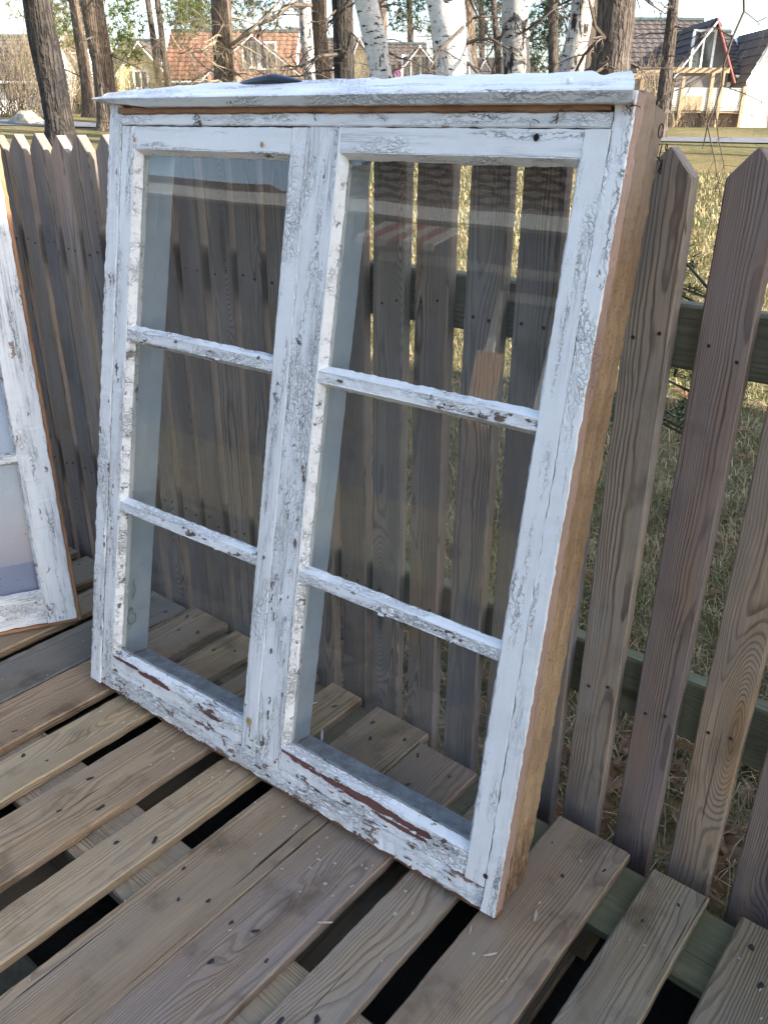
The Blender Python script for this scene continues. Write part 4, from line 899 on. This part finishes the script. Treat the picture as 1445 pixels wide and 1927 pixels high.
tree('bare_tree', 'thin grey sapling trunk behind the black fissured birch', 33, [(812, -4, 9), (818, 70, 10), (824, 150, 10)], 'brown_bark', branches=14, seed=20, group=G, bl=2.0)
tree('bare_tree', 'slim bare tree with fine twigs left of the grey birch', 33, [(928, -4, 9), (934, 70, 10), (940, 150, 11)], 'pine_bark', branches=16, seed=21, group=G, bl=1.8)
tree('pine_tree', 'distant pine with blue-green needles behind the pink gabled house', 56, [(770, -4, 9), (772, 70, 10), (775, 140, 10)], 'pine_bark', branches=3, seed=22, group=G, clumps=[(750, 0, 0, 1.6), (790, -20, 0, 1.7), (760, 40, 0, 1.0), (800, 45, 0, .9)], cm='needle_dark', npt=75)
tree('pine_tree', 'distant pine behind the dark marked birches', 58, [(905, -4, 9), (906, 70, 10), (908, 140, 10)], 'pine_bark', branches=3, seed=23, group=G, clumps=[(900, 10, 0, 1.5), (930, 45, 0, 1.2), (905, 70, 0, .9), (940, -5, 0, 1.5)], cm='needle_dark', npt=75)
tree('pine_tree', 'tall pine with yellow-green needles behind the left trunks', 46, [(150, -4, 9), (152, 70, 11), (150, 170, 12)], 'pine_bark', branches=3, seed=24, group=G, clumps=[(125, 30, 0, 1.1), (150, 65, 0, .9), (112, 5, 0, 1.3), (125, 70, 0, .8), (222, 85, 0, .7), (205, 120, 1, .5), (215, 60, 0, .9), (232, 110, 0, .6), (36, 10, 0, 1.0)], npt=55)
tree('pine_tree', 'pine with needles behind the trunk by the pink house', 54, [(372, -4, 9), (374, 60, 10), (378, 150, 11)], 'pine_bark', branches=4, seed=25, group=G, clumps=[(360, -5, 0, 1.5), (395, 20, 0, 1.0), (455, 10, 0, 1.2), (340, 40, 0, .8), (480, -8, 0, 1.2), (560, 0, 0, 1.0), (350, 15, 1, .9), (400, 60, 1, .6), (445, 45, 1, .6), (515, 35, 1, .7), (540, 60, 1, .5)], cm='needle_dark', npt=75)
for i, (px, D, lb) in enumerate(((1700, 20, 'pine beyond the right edge whose shadow falls on the lawn'), (1950, 26, 'tall pine standing farther out beyond the right edge'), (2250, 30, 'pine farthest out beyond the right edge'), (2050, 17, 'pine nearest the garage beyond the right edge'))):
    tree('pine_tree', lb, D, [(px, -2, 28), (px, 100, 30), (px, 200, 32)], 'pine_bark', branches=5, seed=40 + i, group=G, bz=(3, 8), npt=26, clumps=[(px + dx, -120 - 60 * k, dz, 1.1) for k in range(4) for dx, dz in ((-50, .5), (40, -.6))])
def bush(name, label, px, py, D, w, h, mat, n=130, seed=1, group='bare bushes in front of the houses', leafy=False):
    rr = random.Random(seed); c = far(px, py, D); c.z = gz(c.x, c.y) - .05 if not leafy else c.z
    root = thing(name, label, 'bush', c, group=group); mb = MB()
    for k in range(n):
        a = rr.uniform(0, math.tau); q = Vector((HR.x * rr.uniform(-w, w) * .5, HR.y * rr.uniform(-w, w) * .5, 0)); s = rr.uniform(-w, w) * .5
        q = HR * s + HF * rr.uniform(-.5, .5)
        branchlets(mb, q, (rr.gauss(0, .35), rr.gauss(0, .35), 1), h * rr.uniform(.55, 1.1), .014, rr, 1, .16, 0, 4, 5)
    o = mb.build('branches', mat, root); return root
bush('bush', 'reddish-brown bare bush at the far left', 22, 215, 30, 2.6, 2.2, M['twig'], 90, 31)
bush('bush', 'tall beige thicket behind the left pine trunks', 100, 205, 38, 3.6, 4.2, M['twigl'], 130, 32)
bush('bush', 'tan hedge-like thicket between the pines and the top board', 245, 200, 38, 3.4, 2.2, M['hedge'], 130, 33)
bush('bush', 'olive thicket in front of the orange roof', 372, 190, 40, 5.2, 2.9, M['hedge'], 150, 34)
bush('bush', 'brown thicket behind the blackish trunk', 610, 190, 40, 4.0, 3.6, M['twig'], 90, 35)
bush('bush', 'bare thicket between the two white birches', 785, 190, 38, 3.4, 3.0, M['twigl'], 60, 36)
bush('bush', 'brown thicket behind the grey birch', 985, 190, 38, 3.6, 3.2, M['twig'], 90, 37)
bush('bush', 'dark hedge below the timber deck', 1295, 232, 35, 2.6, .95, M['twig'], 130, 38)
bush('bush', 'bare twiggy bush above the dark tiled roof line at the right', 1225, 225, 31, 1.6, 2.6, M['twigl'], 25, 39)
for i, (px, py, D, w, h, mt, nn, lb) in enumerate(((60, 205, 36, 3.0, 5.0, 'twigl', 70, 'tall pale bare shrub left of the thick dark pine'), (150, 205, 40, 3.0, 5.0, 'hedge', 90, 'straw-coloured tall thicket between the three left trunks'), (335, 195, 36, 2.6, 4.2, 'twig', 60, 'bare brown shrub left of the orange roof'), (455, 195, 36, 4.2, 4.6, 'twig', 110, 'bare brown shrub with twigs crossing the pink gable'), (545, 195, 35, 3.0, 5.0, 'twigl', 80, 'pale bare shrub right of the pink gable'), (690, 195, 36, 2.6, 4.4, 'twig', 60, 'bare shrub behind the curved white birch'), (915, 195, 36, 3.2, 4.8, 'twig', 90, 'bare shrub right of the black fissured birch'), (1035, 195, 36, 2.6, 4.2, 'twig', 70, 'bare brown shrub by the dark bushy pine'), (1205, 215, 33, 1.8, 3.4, 'twig', 30, 'thin bare shrub right of the furrowed pine trunk'))):
    bush('bush', lb, px, py, D, w, h, M[mt], nn, 50 + i)
# pale stone mound on the lawn at the left
def mound():
    c = far(50, 225, 27); c.z = gz(c.x, c.y) - .1; vs = []; fs = []; n, k = 9, 16
    for i in range(n):
        for j in range(k):
            t = i / (n - 1) * math.pi / 2; a = j * math.tau / k; v = Vector((math.cos(a) * math.cos(t) * .55, math.sin(a) * math.cos(t) * .45, math.sin(t) * .42)); vs.append(v * (1 + .22 * mnoise.noise(v * 4)))
    fs = [(i * k + j, i * k + (j + 1) % k, (i + 1) * k + (j + 1) % k, (i + 1) * k + j) for i in range(n - 1) for j in range(k)]
    o = obj('boulder', mesh('boulder', vs, fs, plain('pale_stone', (.27, .24, .19), .9, .1, .5, 6.0, .03), True), loc=c); tag(o, 'pale rounded boulder on the lawn at the far left', 'boulder')
mound()
# round blue sign with a red rim
def sign():
    D = 42; c = far(748, 137, D); g = gz(c.x, c.y)
    root = thing('road_sign', 'small round blue sign with a red rim and stroke, just above the top board', 'road sign', matrix=frame3(Vector((c.x, c.y, g)), HR, HF, Vector((0, 0, 1))))
    z = c.z - g
    mb = MB(); mb.tube([(0, .03, 0), (0, .03, z)], .03, 8); mb.build('pole', M['metal'], root)
    mb = MB(); mb.tube([(0, 0, z), (0, -.02, z)], .16, 20); mb.build('disc', plain('blue_sign', (.03, .05, .30), .5, .4, .05), root)
    mb = MB(); mb.tube([(.145 * math.cos(a), -.022, z + .145 * math.sin(a)) for a in np.linspace(0, math.tau, 24)], .022, 5); mb.bar((-.1, -.024, z + .1), (.1, -.024, z - .1), .012, .03); mb.build('rim', plain('red_sign', (.40, .02, .02), .5, .4, .05), root)
sign()
# birch twig hanging at the right, in front of the house
def hanging():
    D = 6.5; rr = random.Random(3)
    pl = [(1412, -150), (1398, -40), (1400, 20), (1378, 70), (1362, 120), (1358, 160), (1345, 200), (1331, 235), (1322, 280)]
    O = far(*pl[0], D); root = thing('hanging_twig', 'thin dark birch twig hanging down at the right in front of the houses', 'twig', O)
    mb = MB(); P = [far(x, y, D) - O for x, y in pl]; mb.tube(P, [.011 - .0009 * i for i in range(len(P))], 5)
    for a, b_ in (((1331, 235), [(1345, 300), (1352, 350), (1362, 385), (1352, 440)]), ((1345, 200), [(1352, 260), (1362, 310), (1350, 350)]), ((1362, 120), [(1300, 160), (1262, 172), (1240, 190)]), ((1378, 70), [(1345, 50), (1318, 60), (1300, 72)]), ((1400, 20), [(1425, 40), (1440, 32)]), ((1358, 160), [(1400, 175), (1432, 190)])):
        P = [far(*a, D) - O] + [far(x, y, D + rr.uniform(-.1, .1)) - O for x, y in b_]; mb.tube(P, [.005 - .0009 * i for i in range(len(P))], 4)
        for p in P[1:]:
            for k in range(3): branchlets(mb, p, (rr.gauss(0, .5), rr.gauss(0, .5), rr.gauss(-.5, .5)), rr.uniform(.08, .25), .0022, rr, 1, .25, .15, 3, 4)
    mb.build('stem', M['twig'], root)
hanging()
# young pine just behind the fence at the right
def young():
    rr = random.Random(8); c = far(1345, 470, 2.75); b0 = Vector((c.x, c.y, gz(c.x, c.y))); root = thing('young_pine', 'young dark green pine just behind the fence at the right', 'pine shrub', b0)
    mb = MB(); mb.tube([(0, 0, 0), (.02, .02, .5), (-.01, .03, 1.0)], [.016, .012, .006], 6); cl = []
    for k in range(15):
        z = rr.uniform(.35, .92); a = rr.uniform(0, math.tau); L = rr.uniform(.12, .34); e = Vector((math.cos(a) * L, math.sin(a) * L, z + rr.uniform(0, .1)))
        mb.tube([(0, .02, z - .03), e * .55 + Vector((0, 0, z * .45)), e], [.006, .004, .002], 4); cl.append((e, .07)); cl.append((e * .6 + Vector((0, 0, z * .4)), .06))
    mb.build('trunk', M['twig'], root); tufts('foliage', cl, M['needle_dark'], root, 3200, .075, .003, 5)
young()

# ================================================================== GRASS, LEAVES, SPLINTERS
def grass():
    r_ = np.random.default_rng(11)
    bands = [(-4.2, 1.1, 1.24, 3.2, 60000, .11, .0026), (-6.5, 1.2, 3.2, 7.5, 45000, .11, .005), (-16, 2.0, 7.5, 16, 50000, .12, .013)]
    for name, (mat, frac, lab) in {'dry_grass': (plain('straw_grass', (.33, .265, .145), .8, .1, .55, 9.0), .72, 'dry straw-coloured grass behind the fence'), 'green_grass': (leafm('green_blades', (.085, .115, .03), (.13, .14, .045)), .28, 'patches of green grass behind the fence')}.items():
        V = []
        for (x0, x1, y0, y1, n, L, w) in bands:
            m = int(n * frac); x = r_.uniform(x0, x1, m); y = r_.uniform(y0, y1, m)
            pn = np.array([mnoise.noise(Vector((a * 1.6, b * 1.6, 4))) for a, b in zip(x, y)])
            keep = ((pn > -.1) if name == 'green_grass' else (pn < .45)) & (r_.uniform(0, 1, m) < np.clip((y - 1.15) / .5, .35, 1)); x, y = x[keep], y[keep]; m = len(x)
            z = np.array([gz(a, b) for a, b in zip(x, y)]) - .006
            a = r_.uniform(0, math.tau, m); flop = np.abs(r_.normal(.75 if name == 'dry_grass' else .4, .35, m)); ln = L * r_.uniform(.45, 1.25, m)
            b0 = np.stack([x, y, z], 1); dx = np.stack([np.cos(a), np.sin(a), 0 * a], 1); sd = np.stack([-np.sin(a), np.cos(a), 0 * a], 1) * w / 2
            h1 = b0 + dx * (ln * .35 * np.sin(flop))[:, None]; h1[:, 2] += ln * .5 * np.cos(flop * .7)
            t = b0 + dx * (ln * .95 * np.sin(flop))[:, None]; t[:, 2] += np.maximum(.006, ln * .75 * np.cos(flop * 1.15))
            V.append(np.stack([b0 - sd, b0 + sd, h1 + sd * .8, h1 - sd * .8, t + sd * .15, t - sd * .15], 1).reshape(-1, 3))
        V = np.concatenate(V); n = len(V) // 6; i = np.arange(n)[:, None] * 6
        F = np.concatenate([i + np.array([0, 1, 2, 3]), i + np.array([3, 2, 4, 5])])
        o = obj(name, npmesh(name, V, F, mat)); tag(o, lab, kind='stuff')
grass()
def leaf_mesh(seed):
    rr = random.Random(seed); n = 12; vs = []; 
    for i in range(n):
        t = i / (n - 1); w = .022 * math.sin(math.pi * min(1, t * .97 + .02)) ** .7 * (1 + .3 * math.sin(t * 22)); x = (t - .5) * .095; z = .012 * math.cos(t * 3) + .008 * rr.random()
        vs += [(x, -w, z + w * .55), (x, 0, z), (x, w, z + w * .75)]
    return mesh('dry_leaf', vs, [(i * 3 + k, i * 3 + k + 1, (i + 1) * 3 + k + 1, (i + 1) * 3 + k) for i in range(n - 1) for k in range(2)], M_leaf)
M_leaf = leafm('dry_oak_leaf', (.20, .105, .05), (.30, .19, .115))
lm = [leaf_mesh(k) for k in range(4)]
rr = random.Random(21)
for (px, py, where) in ((1150, 1478, 'pale curled dry leaf between the first and second pickets right of the window'), (1163, 1445, 'dark brown leaf behind the second picket right of the window'), (1272, 1450, 'brown dry leaf in the gap right of the second picket'), (1285, 1415, 'reddish leaf below the lower rail at the right'), (1365, 1590, 'orange-brown leaf near the bottom right fence gap'), (1283, 745, 'sunlit orange leaf below the upper rail'), (1335, 1125, 'small tan leaf in the right gap at mid height'), (1402, 812, 'tan leaf on the sunlit grass at the right edge'), (862, 1275, 'curled leaf seen through the lower right pane')):
    d = ray(px, py); k = 0
    for i in range(2000):
        q = CAM + d * (1 + i * .004)
        if q.z < gz(q.x, q.y) + .025: break
    o = obj('dry_leaf', lm[rr.randrange(4)], color=(1, 1, 1, 1)); o.location = q; o.rotation_euler = (rr.uniform(-.5, .5), rr.uniform(-.5, .5), rr.uniform(0, 6.3)); s = rr.uniform(.8, 1.3); o.scale = (s, s, s)
    tag(o, where, 'leaf', 'dry leaves behind the fence')
def litter():
    V = []; F = []; r2 = random.Random(9); base = [[(v.co.x, v.co.y, v.co.z) for v in m.vertices] for m in lm]; fs = [tuple(p.vertices) for p in lm[0].polygons]
    for k in range(760):
        y = 1.24 + abs(r2.gauss(0, .40)) if k < 580 else r2.uniform(1.3, 6); x = r2.uniform(-3.5, 1.0); s = r2.uniform(.4, 1.0); Q = Matrix.Translation((x, y, gz(x, y) + .02)) @ Matrix.Rotation(r2.uniform(0, 6.3), 4, 'Z') @ Matrix.Rotation(r2.uniform(-.6, .6), 4, 'X') @ Matrix.Scale(s, 4)
        n0 = len(V); V += [Q @ Vector(v) for v in base[r2.randrange(4)]]; F += [tuple(i + n0 for i in f) for f in fs]
    o = obj('leaf_litter', mesh('leaf_litter', V, F, M_leaf)); tag(o, 'scattered dry leaf litter along the back of the fence', kind='stuff')
litter()
def splinters():
    r2 = random.Random(4)
    def dk(px, py, z=.0): d = ray(px, py); k = (z - CAM.z) / d.z; return CAM + d * k
    for px, py, L, w, ang, nm, lab, cat, mt in ((1007, 1725, .022, .006, 1.9, 'dry_leaf', 'small pale leaf lying right of the large window corner', 'leaf', M['chipw']), (885, 1752, .018, .003, 2.0, 'splinter', 'pale splinter in front of the large window corner', 'splinter', M['chipw']), (612, 1738, .026, .003, .7, 'splinter', 'pale splinter bridging the gap between two planks', 'splinter', M['chipw']), (481, 1754, .014, .006, .8, 'bark_bit', 'short dark bark bit on the middle plank', 'bark bit', M['nail']), (577, 1326, .05, .007, .9, 'splinter', 'white splinter on the pallet seen through the lower right pane', 'splinter', M['trim']), (606, 1385, .035, .006, 2.3, 'splinter', 'white splinter in a plank gap seen through the lower right pane', 'splinter', M['trim']), (922, 1798, .022, .004, .9, 'splinter', 'small grey splinter on the right plank', 'splinter', M['chipw']), (420, 1806, .012, .004, .5, 'bark_bit', 'tiny bark crumb on the grey plank', 'bark bit', M['debris'])):
        mb = MB(); n = 5
        vs = []
        for i in range(n): t = i / (n - 1); ww = w / 2 * math.sin(math.pi * (.12 + .76 * t)); x = (t - .5) * L; vs += [(x, -ww, .001), (x, ww, .001), (x, ww * .6, .003), (x, -ww * .6, .003)]
        mb.add(vs, [(i * 4 + k, i * 4 + (k + 1) % 4, i * 4 + 4 + (k + 1) % 4, i * 4 + 4 + k) for i in range(n - 1) for k in range(4)] + [(3, 2, 1, 0), (n * 4 - 4, n * 4 - 3, n * 4 - 2, n * 4 - 1)])
        o = mb.build(nm, mt); q = dk(px, py, .002); o.location = q; o.rotation_euler = (0, 0, ang); tag(o, lab, cat, 'crumbs on the deck')
    on = lambda x: any(a + .006 < x < b_ - .006 for a, b_ in [(-.823, -.678), (-.637, -.540), (-.492, -.346), (-.303, -.203), (-.149, -.004), (-1.638, -1.497), (-1.457, -1.349), (-1.307, -1.160), (-1.114, -1.019), (-.972, -.826), (-2.12, -1.98), (-1.935, -1.835), (-1.795, -1.643)])
    mb = MB()
    for k in range(200):
        x, y = r2.uniform(-2.2, .1), r2.uniform(.25, 1.12); L = r2.uniform(.0008, .0028); w = r2.uniform(.0004, .0011); a = r2.uniform(0, 6.3)
        if not on(x): continue
        mb.box(-L, L, -w, w, .0005, .002, Matrix.Translation((x, y, .0005)) @ Matrix.Rotation(a, 4, 'Z'))
    for k in range(50):
        t = r2.random(); x = -1.5 + 1.05 * t; y = .79 + .05 * t - abs(r2.gauss(0, .05)); L = r2.uniform(.001, .004); w = r2.uniform(.0008, .0025)
        if not on(x): continue
        mb.box(-L, L, -w, w, .0005, .0016, Matrix.Translation((x, y, .0005)) @ Matrix.Rotation(r2.uniform(0, 6.3), 4, 'Z'))
    o = mb.build('wood_crumbs', M['chipw']); tag(o, 'tiny pale paint and wood crumbs scattered over the pallets', kind='stuff')
splinters()

# ================================================================== WHAT THE PANES REFLECT AND WHAT SHADES THE DECK
def near_house():
    root = thing('bungalow', 'brown house with tiled roof, white gutter and striped awning, seen reflected in the upper panes', 'house', (-2.0, -5.2, -.144))
    x0, x1, e = -4.1, 6.0, 2.75
    mb = MB(); mb.box(x0 - 5.5, x1, -5.5, 0, 0, e); mb.build('wall', plain('brown_cladding', (.045, .04, .037), .8, .2, .25, 4.0), root)
    vs, fs = tiles((x0 - .3, .45, e), (x1, .45, e), (x1, -3.0, e + 1.9), (x0 - .3, -3.0, e + 1.9), 34, 11); rb = MB(); rb.add(vs, fs); rb.prism([(x0 - .3, .45, e - .02), (x0 - .3, -3, e + 1.86), (x0 - .3, -6, e - .02)], (x1 - x0 + .3, 0, 0)); rb.build('roof', M['roof_grey'], root)
    mb = MB(); mb.box(x0 - 5, x1, .45, .57, e - .08, e + .04); mb.build('gutter', M['trim'], root)
    mb = MB(); mb.box(x0 - 5, x0 - .3, -4, .44, e + .0, e + .16); mb.build('porch_roof', M['roof_grey'], root)
    mb = MB(); mb.box(-2.9, 1.3, .25, .33, e - .44, e - .36); mb.build('beam', M['slat'], root)
    for i in range(7):
        mb = MB(); a = -2.72 + i * .115; mb.prism([(a, .60, e - .16), (a, .60, e - .14), (a, 1.02, e - .40), (a, 1.02, e - .46), (a, 1.0, e - .46), (a, 1.0, e - .41)], (.115, 0, 0)); mb.build('awning_stripe', plain('awning_red' if i % 2 else 'awning_white', (.17, .045, .04) if i % 2 else (.28, .27, .25), .8), root)
    window(root, None, -1.0, 1.6, 1.3, 1.2, -.02, 2)
    for w in [c for c in root.children if c.name.startswith('window')]: w.scale = (1, -1, 1)
near_house()
def board_behind():
    me = board_mesh('pine_board', 1.28, .13, .022, M['bare'], .003, .0008, .05, 3)
    o = obj('pine_board', me, M=frame3(Vector((-1.80, -1.45, .49)), Vector((0, .10, .995)).normalized(), Vector((-.9, .43, -.04)).normalized(), Vector((.43, .9, -.09)).normalized()), color=(1.25, 1.2, 1.05, 1)); tag(o, 'tan upright board reflected in the right sash', 'board')
board_behind()
def shade_house():  # unseen building added outside the frame, sized to shade deck, fence and windows
    root = thing('occluder', 'dark red unseen garage standing to the right of the fence', 'occluder', (4.6, 1.0, -.144))
    e = 4.68
    mb = MB(); mb.box(0, 5.5, 0, 5.0, 0, e); mb.build('wall', plain('red_cladding', (.20, .05, .035), .8, .2, .2, 4.0), root)
    rb = MB(); rb.prism([(2.75, -.25, e + 1.1), (5.8, -.25, e - .05), (5.8, -.25, e - .2), (2.75, -.25, e + .95), (-.3, -.25, e - .2), (-.3, -.25, e - .05)], (0, 5.5, 0)); rb.prism([(0, 0, e), (5.5, 0, e), (2.75, 0, e + .95)], (0, 5.0, 0)); rb.build('roof', M['roof_grey'], root)
    mb = MB(); mb.box(-.04, 0, 2.0, 2.95, .1, 2.1); mb.build('door', M['trim'], root)
shade_house()
